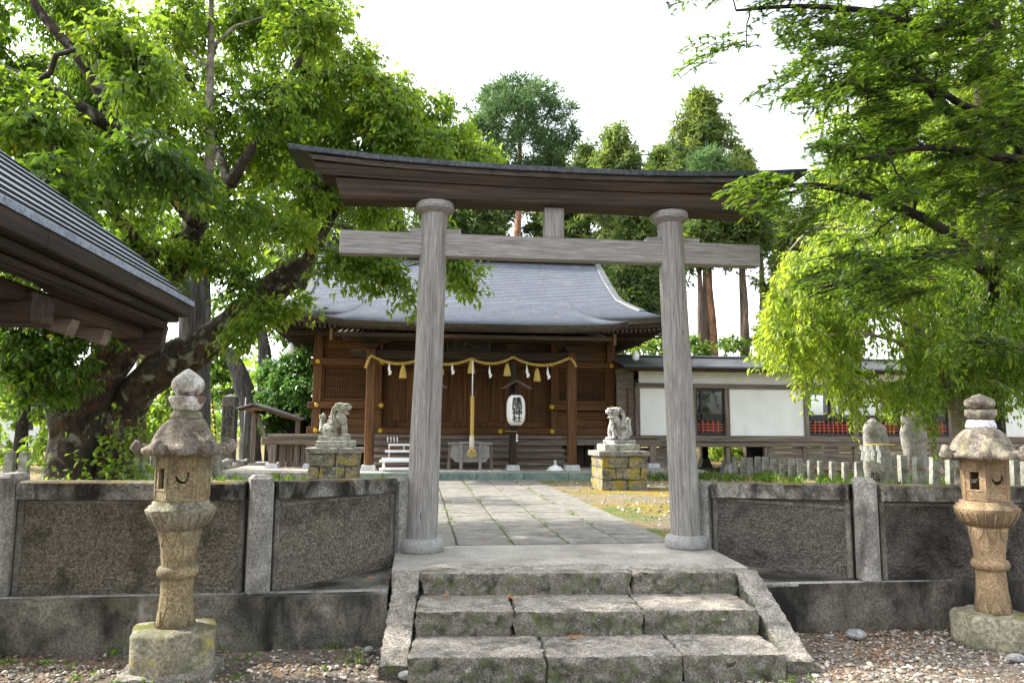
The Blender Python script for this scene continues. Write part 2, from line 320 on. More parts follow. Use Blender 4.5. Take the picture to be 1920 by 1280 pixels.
# foliage
LM = {}
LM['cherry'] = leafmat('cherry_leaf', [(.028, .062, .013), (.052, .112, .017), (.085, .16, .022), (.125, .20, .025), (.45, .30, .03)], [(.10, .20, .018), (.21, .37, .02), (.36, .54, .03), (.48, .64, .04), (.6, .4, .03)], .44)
LM['weep'] = leafmat('weeping_cherry_leaf', [(.045, .09, .014), (.085, .155, .02), (.14, .215, .024), (.19, .26, .03), (.40, .26, .03)], [(.16, .28, .02), (.30, .46, .03), (.46, .60, .04), (.55, .66, .05), (.6, .4, .03)], .52)
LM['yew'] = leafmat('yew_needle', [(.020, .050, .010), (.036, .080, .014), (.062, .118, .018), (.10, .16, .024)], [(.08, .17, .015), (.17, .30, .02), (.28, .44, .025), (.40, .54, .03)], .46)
LM['pine'] = leafmat('pine_needle', [(.03, .07, .032), (.05, .108, .045), (.08, .15, .055)], [(.08, .17, .05), (.13, .24, .06), (.18, .30, .06)], .35, .55)
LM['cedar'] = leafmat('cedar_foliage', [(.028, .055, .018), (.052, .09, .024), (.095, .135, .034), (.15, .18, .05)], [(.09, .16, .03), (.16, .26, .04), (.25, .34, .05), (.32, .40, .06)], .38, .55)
LM['far'] = leafmat('background_leaf', [(.03, .06, .016), (.055, .11, .02), (.095, .17, .024), (.14, .21, .03)], [(.11, .22, .02), (.22, .38, .03), (.36, .52, .03), (.46, .60, .04)], .48)
LM['shrub'] = leafmat('shrub_leaf', [(.022, .065, .018), (.04, .115, .026), (.07, .17, .035), (.11, .22, .05)], [(.08, .2, .03), (.13, .29, .04), (.2, .37, .05)], .34, .35)
LM['grass'] = leafmat('grass_blade', [(.05, .11, .015), (.09, .17, .02), (.16, .22, .03)], [(.14, .3, .03), (.22, .4, .03), (.32, .42, .04)], .4)
# ---------------------------------------------------------------- leaf and pebble meshes
def raw_mesh(name, V, F, mat_, parent=None, tint=None, smooth=False):
    me = bpy.data.meshes.new(name); V = np.asarray(V, np.float32)
    off = np.array(parent_origin(parent)) if parent is not None else np.array([0, 0, 0.])
    me.vertices.add(len(V)); me.vertices.foreach_set('co', (V-off).astype(np.float32).ravel())
    F = np.asarray(F, np.int32); k = F.shape[1]
    me.loops.add(F.size); me.loops.foreach_set('vertex_index', F.ravel()); me.polygons.add(len(F))
    me.polygons.foreach_set('loop_start', np.arange(0, F.size, k, dtype=np.int32))
    if smooth: me.polygons.foreach_set('use_smooth', np.ones(len(F), bool))
    me.update(calc_edges=True)
    if tint is not None: a = me.attributes.new('tint', 'FLOAT', 'POINT'); a.data.foreach_set('value', np.asarray(tint, np.float32))
    me.materials.append(mat_); o = bpy.data.objects.new(name, me); COL.objects.link(o)
    if parent is not None: o.parent = parent
    o['_org'] = off.tolist(); return o
def unit(a): return a/(np.linalg.norm(a, axis=-1, keepdims=True)+1e-9)
def leaves(pos, axis, nrm, L, W, tri=False, fold=.12):
    axis = unit(axis); side = unit(np.cross(axis, nrm)); nn = np.cross(side, axis)
    L = np.broadcast_to(np.asarray(L, float), (len(pos),))[:, None]; W = np.broadcast_to(np.asarray(W, float), (len(pos),))[:, None]
    n = len(pos)
    if tri:
        V = np.stack([pos-side*W/2, pos+side*W/2, pos+axis*L], 1).reshape(-1, 3); F = np.arange(3*n).reshape(-1, 3); return V, F
    V = np.stack([pos, pos+axis*L*.42+side*W/2+nn*L*fold, pos+axis*L-nn*L*.12, pos+axis*L*.42-side*W/2+nn*L*fold], 1).reshape(-1, 3)
    b = np.arange(n)[:, None]*4; F = np.concatenate([b+[0, 1, 2], b+[0, 2, 3]], 0); return V, F
# thin window glass: mostly see-through, with a sheen
def thin_glass(name):
    m_ = bpy.data.materials.new(name); m_.use_nodes = True; N = m_.node_tree.nodes; L = m_.node_tree.links
    g = N.new('ShaderNodeBsdfGlossy'); g.inputs['Roughness'].default_value = .03; t = N.new('ShaderNodeBsdfTransparent'); t.inputs['Color'].default_value = (.8, .84, .82, 1)
    fr = N.new('ShaderNodeFresnel'); fr.inputs['IOR'].default_value = 1.6; mx = N.new('ShaderNodeMixShader'); L.new(fr.outputs[0], mx.inputs[0]); L.new(t.outputs[0], mx.inputs[1]); L.new(g.outputs[0], mx.inputs[2])
    L.new(mx.outputs[0], N['Material Output'].inputs['Surface']); return m_
M_['glass2'] = thin_glass('thin_window_glass')

def shingles(m_, w, h):
    N = m_.node_tree.nodes; L = m_.node_tree.links; P = N['Principled BSDF']; src = P.inputs['Base Color'].links[0].from_socket
    tc = N.new('ShaderNodeTexCoord'); sp = N.new('ShaderNodeSeparateXYZ'); L.new(tc.outputs['Object'], sp.inputs[0]); cb = N.new('ShaderNodeCombineXYZ'); L.new(sp.outputs['X'], cb.inputs[0]); L.new(sp.outputs['Y'], cb.inputs[1])
    br = N.new('ShaderNodeTexBrick'); L.new(cb.outputs[0], br.inputs['Vector']); br.inputs['Scale'].default_value = 1.0; br.inputs['Brick Width'].default_value = w; br.inputs['Row Height'].default_value = h
    br.inputs['Mortar Size'].default_value = .006; br.inputs['Color1'].default_value = (1.12, 1.12, 1.12, 1); br.inputs['Color2'].default_value = (.88, .88, .88, 1); br.inputs['Mortar'].default_value = (.72, .72, .72, 1)
    mx = N.new('ShaderNodeMix'); mx.data_type = 'RGBA'; mx.blend_type = 'MULTIPLY'; mx.inputs['Factor'].default_value = 1; L.new(src, mx.inputs['A']); L.new(br.outputs['Color'], mx.inputs['B']); L.new(mx.outputs['Result'], P.inputs['Base Color'])
shingles(M_['slate'], .28, .1065)

M_['under'] = grain('very_dark_brown_wood', (.012, .0085, .006), (.038, .026, .017), 'y')  # very dark brown, for the pavilion's eave boards and soffit

M_['plinth2'] = mat('black_stained_concrete', (.05, .045, .036), (.15, .136, .11), 4, .9, .4, 60, layers=[((.014, .013, .011), 2.0, .42, .6, (1, 1, .45)), ((.24, .22, .18), 6, .63, .74, (1, 1, .5))])
# ================================================================ the setting
CXH = 1.2                                   # x of the axis shared by path, gate and hall
def terrace_front(x):
    return np.interp(x, [-400, -1.25, -.2, 2.7, 3.7, 400], [6.2, 6.12, 7.0, 7.0, 6.05, 5.9])
xs = np.concatenate([[-400, -150, -60, -30], np.linspace(-18, 22, 130), [30, 60, 150, 400]])
tsv = np.concatenate([np.linspace(0, 1, 70)**1.3*26, [34, 46, 70, 120, 250, 600, 1500]])
V = np.zeros((len(tsv)+1, len(xs), 3))
for i, t in enumerate(tsv):
    V[i+1, :, 0] = xs; V[i+1, :, 1] = terrace_front(xs)+t
    amp = np.clip((np.abs(xs-CXH)-1.3)/1.0, 0, 1)*.018
    V[i+1, :, 2] = -.022+amp*fbm(np.stack([xs, V[i+1, :, 1], xs*0], -1), .9, 3, 3)
V[0] = V[1]; V[0, :, 2] = -.62
b = MB(); b.grid(V, True); tag(b.build('terrace_ground', M_['terrace']), kind='structure')
b = MB()
V = np.zeros((14, 40, 3)); X, Yy = np.meshgrid(np.concatenate([[-400, -100, -30], np.linspace(-8, 10, 34), [30, 100, 400]]), np.concatenate([[-400, -100, -20], np.linspace(-4, 6.3, 11)]))
V[..., 0] = X; V[..., 1] = Yy; V[..., 2] = -.505+.012*fbm(V, .8, 5)*(np.abs(X) < 12)
b.grid(V, True); tag(b.build('gravel_yard', M_['yard']), kind='structure')

# pebbles strewn over the yard: nobody could count them
PHI = (1+5**.5)/2
ICO = unit(np.array([(-1, PHI, 0), (1, PHI, 0), (-1, -PHI, 0), (1, -PHI, 0), (0, -1, PHI), (0, 1, PHI), (0, -1, -PHI), (0, 1, -PHI), (PHI, 0, -1), (PHI, 0, 1), (-PHI, 0, -1), (-PHI, 0, 1)]))
ICF_ = np.array([(0, 11, 5), (0, 5, 1), (0, 1, 7), (0, 7, 10), (0, 10, 11), (1, 5, 9), (5, 11, 4), (11, 10, 2), (10, 7, 6), (7, 1, 8), (3, 9, 4), (3, 4, 2), (3, 2, 6), (3, 6, 8), (3, 8, 9), (4, 9, 5), (2, 4, 11), (6, 2, 10), (8, 6, 7), (9, 8, 1)])
ICF = np.array([f for f in ICF_ if ICO[f][:, 2].mean() > -.35])          # the buried underside is left off
def pebbles(name, P, size, mat_, label):
    n = len(P); a = RNG.uniform(0, 6.28, n); sx = size*RNG.uniform(.8, 1.5, n); sy = size*RNG.uniform(.6, 1.0, n); sz = size*RNG.uniform(.35, .7, n)
    v = ICO[None]*np.stack([sx, sy, sz], -1)[:, None]*RNG.uniform(.8, 1.15, (n, 12, 1))
    c, s = np.cos(a)[:, None], np.sin(a)[:, None]; t = RNG.uniform(-.3, .3, (n, 1))
    W = np.stack([v[..., 0]*c-v[..., 1]*s, v[..., 0]*s+v[..., 1]*c, v[..., 2]+t*v[..., 0]], -1)+P[:, None]
    F = (np.arange(n)[:, None, None]*12+ICF[None]).reshape(-1, 3)
    return tag(raw_mesh(name, W.reshape(-1, 3), F, mat_, None, np.repeat(RNG.uniform(0, .999, n), 12), True), label, 'gravel', kind='stuff')
n = 36000; px_ = RNG.uniform(-4.2, 6.6, n); py_ = RNG.uniform(3.7, 5.84, n)
dens = .5+.5*fbm(np.stack([px_, py_, px_*0], -1), 1.3, 9)+.35*np.clip((px_-2.6)/2, 0, 1)-.25*np.clip((py_-5.2)/.6, 0, 1)
keep = (RNG.uniform(0, 1, n) < dens) & ~((px_ > -.25) & (px_ < 2.65) & (py_ > 4.85))
px_, py_ = px_[keep], py_[keep]
pebbles('loose_gravel', np.stack([px_, py_, np.full(len(px_), -.497)], -1), RNG.gamma(3.0, .0032, len(px_)).clip(.004, .026), M_['pebble'], 'loose river pebbles strewn over the yard below the wall')
n = 2600; px_ = RNG.uniform(2.75, 7.5, n); py_ = RNG.uniform(7.4, 16.2, n)
pebbles('terrace_gravel', np.stack([px_, py_, np.full(n, -.018)], -1), RNG.gamma(3, .005, n).clip(.008, .04), M_['pebble'], 'pale pebbles scattered beside the paved path')
# needle and leaf litter
n = 16000; lx = RNG.uniform(-4, 6.6, n); ly = RNG.uniform(3.7, 5.84, n); d = fbm(np.stack([lx, ly, lx*0], -1), 1.1, 31)
k = (d+.55*np.clip((lx-2.4), 0, 1) > .22) & ~((lx > -.25) & (lx < 2.65) & (ly > 4.8)); lx, ly = lx[k], ly[k]; n = len(lx)
a = RNG.uniform(0, 6.28, n); V, F = leaves(np.stack([lx, ly, RNG.uniform(-.487, -.47, n)], -1), np.stack([np.cos(a), np.sin(a), RNG.uniform(-.25, .25, n)], -1), np.tile([0, 0, 1.], (n, 1))+RNG.normal(0, .3, (n, 3)), RNG.uniform(.012, .04, n), RNG.uniform(.003, .012, n))
tag(raw_mesh('leaf_litter', V, F, mat('brown_litter', (.20, .085, .03), (.34, .15, .05), 8, .8, 0.1, 40), None), 'rust brown needles and leaf litter on the gravel', 'leaf litter', kind='stuff')

# ---------------------------------------------------------------- landing, path
b = MB(); b.prism([(-.20, 6.10), (2.66, 5.95), (2.76, 7.28), (-.2, 7.28)], -.3, -.004, 'z')
land = tag(b.build('landing', M_['landing']), kind='structure')
COLX = [-.15, .375, .92, 1.455, 1.99, 2.53]
path = tag(part('stone_path', M_['soil'], None, lambda b: b.box(-.15, 2.53, 7.285, 16.44, -.06, -.016)), kind='structure')
path['_org'] = list(path.location)
rr = random.Random(3); yrow = 7.30
while yrow < 16.3:
    dep = rr.uniform(.31, .37); y1 = min(yrow+dep, 16.43)
    for c in range(5):
        g = .012 if c else .0
        x0, x1 = COLX[c]+g, COLX[c+1]-.012
        dz = rr.uniform(-.003, .003)
        part('paving_slab', M_['slab'], path, lambda b: b.box(x0, x1, yrow+.003, y1-.003, -.05, dz, .006))
    yrow = y1
# tufts of weed in the joints
# ---------------------------------------------------------------- steps
SK = Matrix.Translation((1.2, 5.4, 0)) @ Matrix.Rotation(-.07, 4, 'Z') @ Matrix.Translation((-1.2, -5.4, 0))
steps = thing('stone_steps', 'three worn grey stone steps rising to the landing under the gate', 'steps', (1.2, 5.2, -.5))
R_ = .165
for zt, y0, y1, cuts, sd in [(0.0, 5.86, 6.24, [-.01, 1.63, 2.46], 1), (-R_, 5.34, 5.9, [-.015, .68, 1.60, 2.43], 5), (-2*R_, 4.86, 5.40, [-.02, .86, 1.74, 2.42], 9)]:
    for i in range(len(cuts)-1):
        j = random.uniform(-.008, .008)
        rough_block(cuts[i]+.004, cuts[i+1]-.004, y0+j, y1, zt-R_-.03, zt-.002+j*.3, .022, .017, .016, sd+i, SK, 21.0, .22).build('step_block', M_['step'], steps)
def cheek(x0, x1, sd):
    b = rough_block(x0, x1, -.54, .54, -.16, .0, .025, .010, .012, sd, Matrix.Translation((0, 5.48, -.212)) @ Matrix.Rotation(math.atan2(.43, 1.05), 4, 'X'), 24.0, .5)
    b.v = [tuple(SK @ Vector(p)) for p in b.v]; b.build('side_stone', M_['step'], steps)
cheek(-.215, -.025, 21); cheek(2.47, 2.66, 25)

M_['border'] = mat('smooth_render_border', (.075, .07, .058), (.16, .15, .125), 5, .9, .4, 50, layers=[((.06, .055, .045), 3, .5, .7)])
# ---------------------------------------------------------------- boundary walls
def wall(label, pts, posts, panelmats, plinth, ends):
    w = thing('boundary_wall', label, 'wall', (pts[0][0], pts[0][1], -.5))
    part('plinth', M_['plinth'] if pts[0][0] < 0 else M_['plinth2'], w, lambda b: b.prism(plinth, -.56, -.125, 'z'))
    part('plinth_lip', M_['concrete'], w, lambda b: b.box(min(plinth[0][0], plinth[1][0]), max(plinth[0][0], plinth[1][0]), plinth[0][1]-.012, plinth[0][1]+.05, -.15, -.118, .008))
    for i in range(len(pts)-1):
        (xa, ya, za), (xb, yb, zb) = pts[i], pts[i+1]; Ln = math.hypot(xb-xa, yb-ya); an = math.atan2(yb-ya, xb-xa)
        Mw = Matrix.Translation((xa, ya, 0)) @ Matrix.Rotation(an, 4, 'Z')
        a0 = .095 if posts[i] else 0; a1 = Ln-(.095 if posts[i+1] else 0)
        def cop(b):
            q = lambda u, y, z: tuple(Mw @ Vector((u, y, z)))
            pr = [(-.10, -.13), (-.10, -.012), (-.085, 0), (.085, 0), (.10, -.012), (.10, -.13)]
            b.add([q(a0, y, za+z) for y, z in pr]+[q(a1, y, zb+z) for y, z in pr], [(k, (k+1) % 6, 6+(k+1) % 6, 6+k) for k in range(6)]+[(5, 4, 3, 2, 1, 0), (6, 7, 8, 9, 10, 11)])
        part('coping', M_['coping'], w, cop)
        vis = -5.1 < min(xa, xb) and max(xa, xb) < 5.7; nu, nv = (int((a1-a0)/.0115), 68) if vis else (60, 16)
        U = np.linspace(a0, a1, nu); Vv = np.linspace(0, 1, nv); P = np.zeros((nv, nu, 3))
        for r in range(nv):
            zt = (za-.12)+(zb-za)*(U-a0)/(a1-a0); P[r, :, 0] = U; P[r, :, 1] = -.055; P[r, :, 2] = -.14+Vv[r]*(zt+.14)
        P[..., 1] -= .013*np.abs(vnoise(P, 34, i))**1.2+.008*vnoise(P, 60, i+3)+.004*vnoise(P, 9, 5)-.006
        P = P.reshape(-1, 3); c, s = math.cos(an), math.sin(an)
        Q = np.stack([xa+P[:, 0]*c-P[:, 1]*s, ya+P[:, 0]*s+P[:, 1]*c, P[:, 2]], -1).reshape(nv, nu, 3)
        def pan(b):
            b.grid(Q, False); b.box(a0, a1, -.03, .07, -.14, min(za, zb)-.12, 0, Mw)
        part('panel', panelmats[i], w, pan)
        # smooth margins round the rough render
        part('panel_border', panelmats[i] if False else M_['border'], w, lambda b: (b.box(a0, a0+.045, -.066, -.02, -.12, za-.13, .006, Mw), b.box(a1-.045, a1, -.066, -.02, -.12, zb-.13, .006, Mw), b.box(a0+.045, a1-.045, -.063, -.02, min(za, zb)-.16, min(za, zb)-.128, .006, Mw)))
    for i, (x, y, z) in enumerate(pts):
        if posts[i]:
            an = math.atan2(pts[min(i+1, len(pts)-1)][1]-pts[max(i-1, 0)][1], pts[min(i+1, len(pts)-1)][0]-pts[max(i-1, 0)][0])
            Mp = Matrix.Translation((x, y, 0)) @ Matrix.Rotation(an, 4, 'Z'); hw = .065 if i in ends else .085
            zt = z+(.004 if i in ends else .055)
            part('post', M_['concrete'], w, lambda b: (b.box(-hw, hw, -.125, .12, -.14, zt, .03, Mp)))
    return w
wall('grey roughcast wall left of the gate behind the crescent lantern', [(-9, 6.3, .70), (-5.0, 6.16, .70), (-3.02, 6.06, .70), (-1.2, 5.98, .69), (-.20, 7.02, .655)], [0, 1, 1, 1, 1], [M_['rough']]*4,
     [(-9, 5.93), (-.22, 5.80), (-.22, 7.15), (-1.2, 6.3), (-9, 6.5)], (4,))
wall('dark roughcast wall right of the gate behind the warm sandstone lantern', [(2.74, 7.02, .60), (3.70, 5.96, .655), (5.6, 5.86, .635), (7.6, 5.8, .63), (11, 5.7, .63)], [1, 1, 1, 1, 0], [M_['rough2']]*4,
     [(2.66, 5.88), (11, 5.62), (11, 6.2), (3.7, 6.3), (2.72, 7.15)], (0,))
# stray cobbles and broken stones
def cobble(name, label, px, py, r, sq, seed, z=-.495):
    p = onz(px, py, z); b = MB(); n = 14
    prof = [(math.sin(t)*r+1e-4, -math.cos(t)*r*sq+r*sq*.8) for t in np.linspace(0, math.pi, 10)]
    b.lathe(prof, (p[0], p[1], z), 16); V = np.array(b.v); c = V.mean(0)
    V = c+(V-c)*(1+.18*fbm(V, 9, seed, 2))[:, None]*np.array([1.25, 1, 1]); b.v = [tuple(q) for q in V]
    return tag(b.build(name, M_['rock'], None, True), label, 'stone')
cobble('cobble', 'smooth grey cobble lying by the plinth right of the steps', 1604, 1196, .062, .62, 3)
cobble('cobble', 'small angular pale stone on the gravel left of the steps', 692, 1222, .032, .8, 8)
cobble('cobble', 'dark stone wedged under the left corner of the lowest step', 762, 1272, .05, .6, 12)
cobble('cobble', 'brown stone at the right edge of the gravel before the lantern', 1905, 1240, .05, .6, 15)
# ================================================================ torii gate
TY = 7.0; TC = 1.26
gate = thing('torii_gate', 'tall weathered wooden shrine gate standing at the top of the steps', 'gate', (TC, TY, 0))
def pillar(xb, xt, sd):
    prof = []
    zz = np.linspace(.08, 3.2, 30); n = 110; b = MB(); V = np.zeros((30, n+1, 3)); a = np.linspace(0, 2*math.pi, n+1)
    for i, z in enumerate(zz):
        t = (z-.08)/3.12; r = .147-.020*t; cx_ = xb+(xt-xb)*t
        V[i, :, 0] = cx_+r*np.cos(a); V[i, :, 1] = TY+r*np.sin(a); V[i, :, 2] = z
    d = .006*fbm(V*np.array([1, 1, .15]), 7, sd)-.004
    cr_l = [(-1.35, .014), (-2.1, .006), (-.7, .005), (1.2, .008)] if sd == 1 else [(-1.52, .011), (-2.4, .006), (-1.0, .004), (2.0, .008)]
    crack = sum(np.exp(-((np.angle(np.exp(1j*(a-q)))+.03*np.sin(zz*1.7+q)[:, None])/.03)**2)*dp for q, dp in cr_l)      # the long drying check
    V[..., 0] += (d-crack)*np.cos(a); V[..., 1] += (d-crack)*np.sin(a)
    b.grid(V, True)
    p = b.build('pillar', G['greyz'], gate)
    part('base_stone', M_['granite'], p, lambda b: b.lathe([(.19, -.01), (.205, .02), (.205, .075), (.19, .105), (.16, .118), (.02, .12)], (xb, TY, 0), 40))
    part('cap_ring', G['greyx'], p, lambda b: b.lathe([(.125, 3.125), (.15, 3.14), (.174, 3.16), (.184, 3.168), (.184, 3.226), (.178, 3.234), (.1, 3.236)], (xt, TY, 0), 56, False))
    return p
pillar(.03, .10, 1); pillar(2.53, 2.42, 2)
bar('tie_beam', G['greyx'], gate, -.78, 3.33, TY-.065, TY+.065, 2.715, 2.935, .008)
for x0, x1 in ((-.075, -.03+.0), (.225, .30), (2.235, 2.30), (2.545, 2.66)):
    part('wedge', G['greyx'], gate, lambda b: b.prism([(x0-.06, 2.936), (x1+.05, 2.936), (x1+.05, 2.985), (x0-.06, 2.975)], TY-.05, TY+.05))
bar('strut', G['greyz'], gate, 1.155, 1.345, TY-.06, TY+.06, 2.936, 3.235, .006)
def sweep(sec, hl0, hl1, curve, nseg=40):
    """section [(y,z)] along x; half-length grows from hl0 at the foot to hl1 at the top; ends rise with curve"""
    zs = [q[1] for q in sec]; z0, z1 = min(zs), max(zs); b = MB(); n = len(sec); V = []
    for i in range(nseg+1):
        u = 2*i/nseg-1
        for y, z in sec:
            t = (z-z0)/(z1-z0); hl = hl0+(hl1-hl0)*t; x = u*hl; V.append((TC+x, TY+y, z+curve(t)*abs(x/2.4)**2.4))
    F = [(i*n+k, i*n+(k+1) % n, (i+1)*n+(k+1) % n, (i+1)*n+k) for i in range(nseg) for k in range(n)]
    F += [tuple(range(n))[::-1], tuple(nseg*n+k for k in range(n))]
    b.add(V, F); return b
sweep([(-.125, 3.238), (-.14, 3.26), (-.155, 3.385), (.155, 3.385), (.14, 3.26), (.125, 3.238)], 2.03, 2.09, lambda t: -.03+.06*t).build('lower_lintel', G['darkx'], gate)
sweep([(-.175, 3.387), (-.205, 3.47), (.205, 3.47), (.175, 3.387)], 2.22, 2.29, lambda t: .05+.02*t).build('upper_lintel', G['darkx'], gate)
sweep([(-.225, 3.473), (-.232, 3.515), (.232, 3.515), (.225, 3.473)], 2.29, 2.32, lambda t: .085).build('lintel_fascia', M_['fascia'], gate)
# dark metal sheets of the cap, one by one
capn = 16
for i in range(capn):
    xa, xb = -2.5+5.0*i/capn, -2.5+5.0*(i+1)/capn
    def sh(b):
        V = []
        for x in np.linspace(xa, xb-.002, 4):
            c = .095*abs(x/2.4)**2.4+.002*(i % 2)
            for y, z in [(-.252, 3.517), (-.26, 3.523), (-.252, 3.572), (0, 3.64), (.252, 3.572), (.26, 3.523), (.252, 3.517)]: V.append((TC+x, TY+y, z+c))
        b.add(V, [(r*7+k, r*7+(k+1) % 7, (r+1)*7+(k+1) % 7, (r+1)*7+k) for r in range(3) for k in range(7)]+[(6, 5, 4, 3, 2, 1, 0), tuple(21+k for k in range(7))])
    part('cap_sheet', M_['capmetal'], gate, sh)
# ================================================================ main hall
FY, KY, ZP, ZF = 19.4, 17.45, .15, .95       # facade, porch posts, platform top, floor
def proj(P): v = np.array(P, float)-CAM; return CX+FPX*(v@_r)/(v@_f), CY-FPX*(v@_u)/(v@_f)
plat = tag(part('hall_platform', mat('platform_gravel', (.22, .2, .16), (.38, .35, .3), 40, .95, .6, 80), None,
     lambda b: (b.box(-4.35, 6.75, 17.32, 27.5, -.1, ZP-.004), b.box(-1.75, 4.15, 16.66, 17.32, -.1, ZP-.004))), kind='structure')
plat['_org'] = list(plat.location)
xk = -1.75; rk = random.Random(5)
while xk < 4.14:
    x1 = min(xk+rk.uniform(.85, 1.05), 4.15); part('kerb_stone', M_['kerb'], plat, lambda b: b.box(xk+.004, x1-.004, 16.44, 16.66, -.1, ZP, .012)); xk = x1
for xa, xb in ((-4.35, -1.76), (4.16, 6.75)):
    xk = xa
    while xk < xb-.01:
        x1 = min(xk+1.3, xb); part('kerb_stone', M_['concrete'], plat, lambda b: b.box(xk+.004, x1-.004, 17.14, 17.32, -.1, ZP-.02, .012)); xk = x1
hall = thing('shrine_hall', 'brown wooden shrine hall with sweeping grey shingled roof behind the gate', 'hall', (CXH, 22.6, ZP))
hall_parts = hall
B = lambda n, m_, *a, **k: bar(n, m_, hall, *a, **k)
# --- body: side and back walls of boards
for x0, x1, y0, y1 in ((-2.62, -2.54, FY+.12, 25.8), (4.94, 5.02, FY+.12, 25.8), (-2.62, 5.02, 25.72, 25.8)):
    B('side_wall', G['brownx'], x0, x1, y0, y1, .2, 3.9)
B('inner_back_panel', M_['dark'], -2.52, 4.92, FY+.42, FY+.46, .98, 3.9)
# --- columns, rails
for s in (-1, 1):
    B('column', G['brownz'], CXH+s*3.8-.11, CXH+s*3.8+.11, FY-.1, FY+.12, .9, 3.75, .012)
    B('column', G['brownz'], CXH+s*2.27-.085, CXH+s*2.27+.085, FY-.07, FY+.1, .9, 3.6, .012)
def rail(z0, z1, x0, x1, proud=.13): return B('rail', G['brownx'], x0, x1, FY-proud, FY+.02, z0, z1, .012)
rail(2.69, 2.86, -2.78, 5.18)
rail(.955, 1.13, -2.82, 5.22, .16)
for s in (-1, 1):
    a, c = sorted((CXH+s*2.12, CXH+s*4.02)); rail(1.59, 1.76, a, c)
    a, c = sorted((CXH+s*2.36, CXH+s*3.69))
    # boards above and below the lattice
    for z0, z1 in ((1.135, 1.355), (1.36, 1.585), (2.865, 3.11), (3.115, 3.36), (3.365, 3.7)):
        B('wall_board', G['brownx'], a, c, FY+.0, FY+.04, z0, z1, .004)
    # lattice shutter
    part('shutter_frame', G['brownx'], hall, lambda b: (b.box(a, c, FY-.06, FY+.02, 1.762, 1.85), b.box(a, c, FY-.06, FY+.02, 2.63, 2.688), b.box(a, a+.05, FY-.06, FY+.02, 1.85, 2.63), b.box(c-.05, c, FY-.06, FY+.02, 1.85, 2.63)))
    def lat(b):
        nx, nz = 20, 13
        for i in range(1, nx): x = a+.05+(c-a-.1)*i/nx; b.box(x-.011, x+.011, FY-.045, FY-.02, 1.851, 2.629)
        for i in range(1, nz): z = 1.85+.78*i/nz; b.box(a+.051, c-.051, FY-.038, FY-.012, z-.011, z+.011)
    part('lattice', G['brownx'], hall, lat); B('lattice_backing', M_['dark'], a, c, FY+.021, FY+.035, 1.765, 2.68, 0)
# --- door bay
xa, xb = CXH-2.18, CXH+2.18
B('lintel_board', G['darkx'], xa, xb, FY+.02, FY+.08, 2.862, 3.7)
nd = 4; dw = (xb-xa)/nd
for i in range(nd):
    x0, x1 = xa+i*dw+.006, xa+(i+1)*dw-.006
    d = part('door', G['brownz'], hall, lambda b: (b.box(x0, x0+.09, FY+.08, FY+.15, 1.14, 2.69, .006), b.box(x1-.09, x1, FY+.08, FY+.15, 1.14, 2.69, .006), b.box(x0+.09, x1-.09, FY+.085, FY+.145, 1.14, 1.28, .006), b.box(x0+.09, x1-.09, FY+.085, FY+.145, 2.58, 2.69, .006)))
    xm = (x0+x1)/2
    for u0, u1 in ((x0+.092, xm-.03), (xm+.03, x1-.092)): part('door_panel', G['brownz'], d, lambda b: b.box(u0, u1, FY+.12, FY+.14, 1.285, 2.575, .004))
    part('door_stile', G['brownz'], d, lambda b: b.box(xm-.029, xm+.029, FY+.09, FY+.14, 1.285, 2.575, .005))
# --- brass studs on the rails
def stud(x, y, z, r=.058):
    o = part('stud', M_['gold'], hall, lambda b: b.lathe([(r, 0), (r, .012), (r*.7, .02), (r*.62, .014), (r*.3, .016), (r*.25, .026), (.004, .03)], (0, 0, 0), 16))
    o.data.transform(Matrix.Translation(parent_origin(hall))); o.data.transform(Matrix.Rotation(math.pi/2, 4, 'X')); o.data.transform(Matrix.Translation((x, y, z))); o.data.transform(Matrix.Translation([-q for q in parent_origin(hall)]))
for s in (-1, 1):
    for z, pr in ((2.775, .13), (1.675, .13), (1.04, .16)): stud(CXH+s*3.8, FY-pr, z); stud(CXH+s*2.2, FY-pr, z)
stud(CXH+.85, FY-.16, 1.04); stud(CXH-.85, FY-.16, 1.04)
# --- veranda
VX0, VX1, VY = -3.62, 6.02, 18.55
B('veranda_edge', G['oldx'], VX0, VX1, VY, VY+.14, .875, .952, .01)
B('veranda_beam', G['oldx'], VX0-.14, VX1+.1, VY+.05, VY+.17, .70, .872, .01)
nb = 26
for i in range(nb): x0 = VX0+(VX1-VX0)*i/nb; B('veranda_board', G['oldy'], x0+.003, VX0+(VX1-VX0)*(i+1)/nb-.003, VY+.145, FY-.17, .90, .948, .004)
B('veranda_side', G['oldy'], VX0, -2.66, FY-.05, 25.8, .88, .948); B('veranda_side', G['oldy'], 5.06, VX1, FY-.05, 25.8, .88, .948)
for x in (VX0+.12, -2.62, 4.45, 5.45, VX1-.14):
    p = B('veranda_post', G['oldz'], x-.085, x+.085, VY+.02, VY+.19, ZP+.1, .70, .012)
    part('post_base', M_['stonewhite'], p, lambda b: b.prism([(x-.16, ZP-.005), (x+.16, ZP-.005), (x+.13, ZP+.105), (x-.13, ZP+.105)], VY-.05, VY+.26))
for xa_, xb_ in ((VX0+.22, -2.72), (3.6, 4.35), (4.55, 5.35)):
    n = int((xb_-xa_)/.155)
    for i in range(n): x0 = xa_+(xb_-xa_)*i/n; B('skirt_board', G['oldz'] if xa_ < 0 else G['darkz'], x0+.012, xa_+(xb_-xa_)*(i+1)/n-.012, VY+.32, VY+.345, ZP, .70 if xa_ < 0 else .72, .003)
B('under_floor_wall', M_['dark'], -2.5, 4.9, FY+.1, FY+.14, ZP, .88)
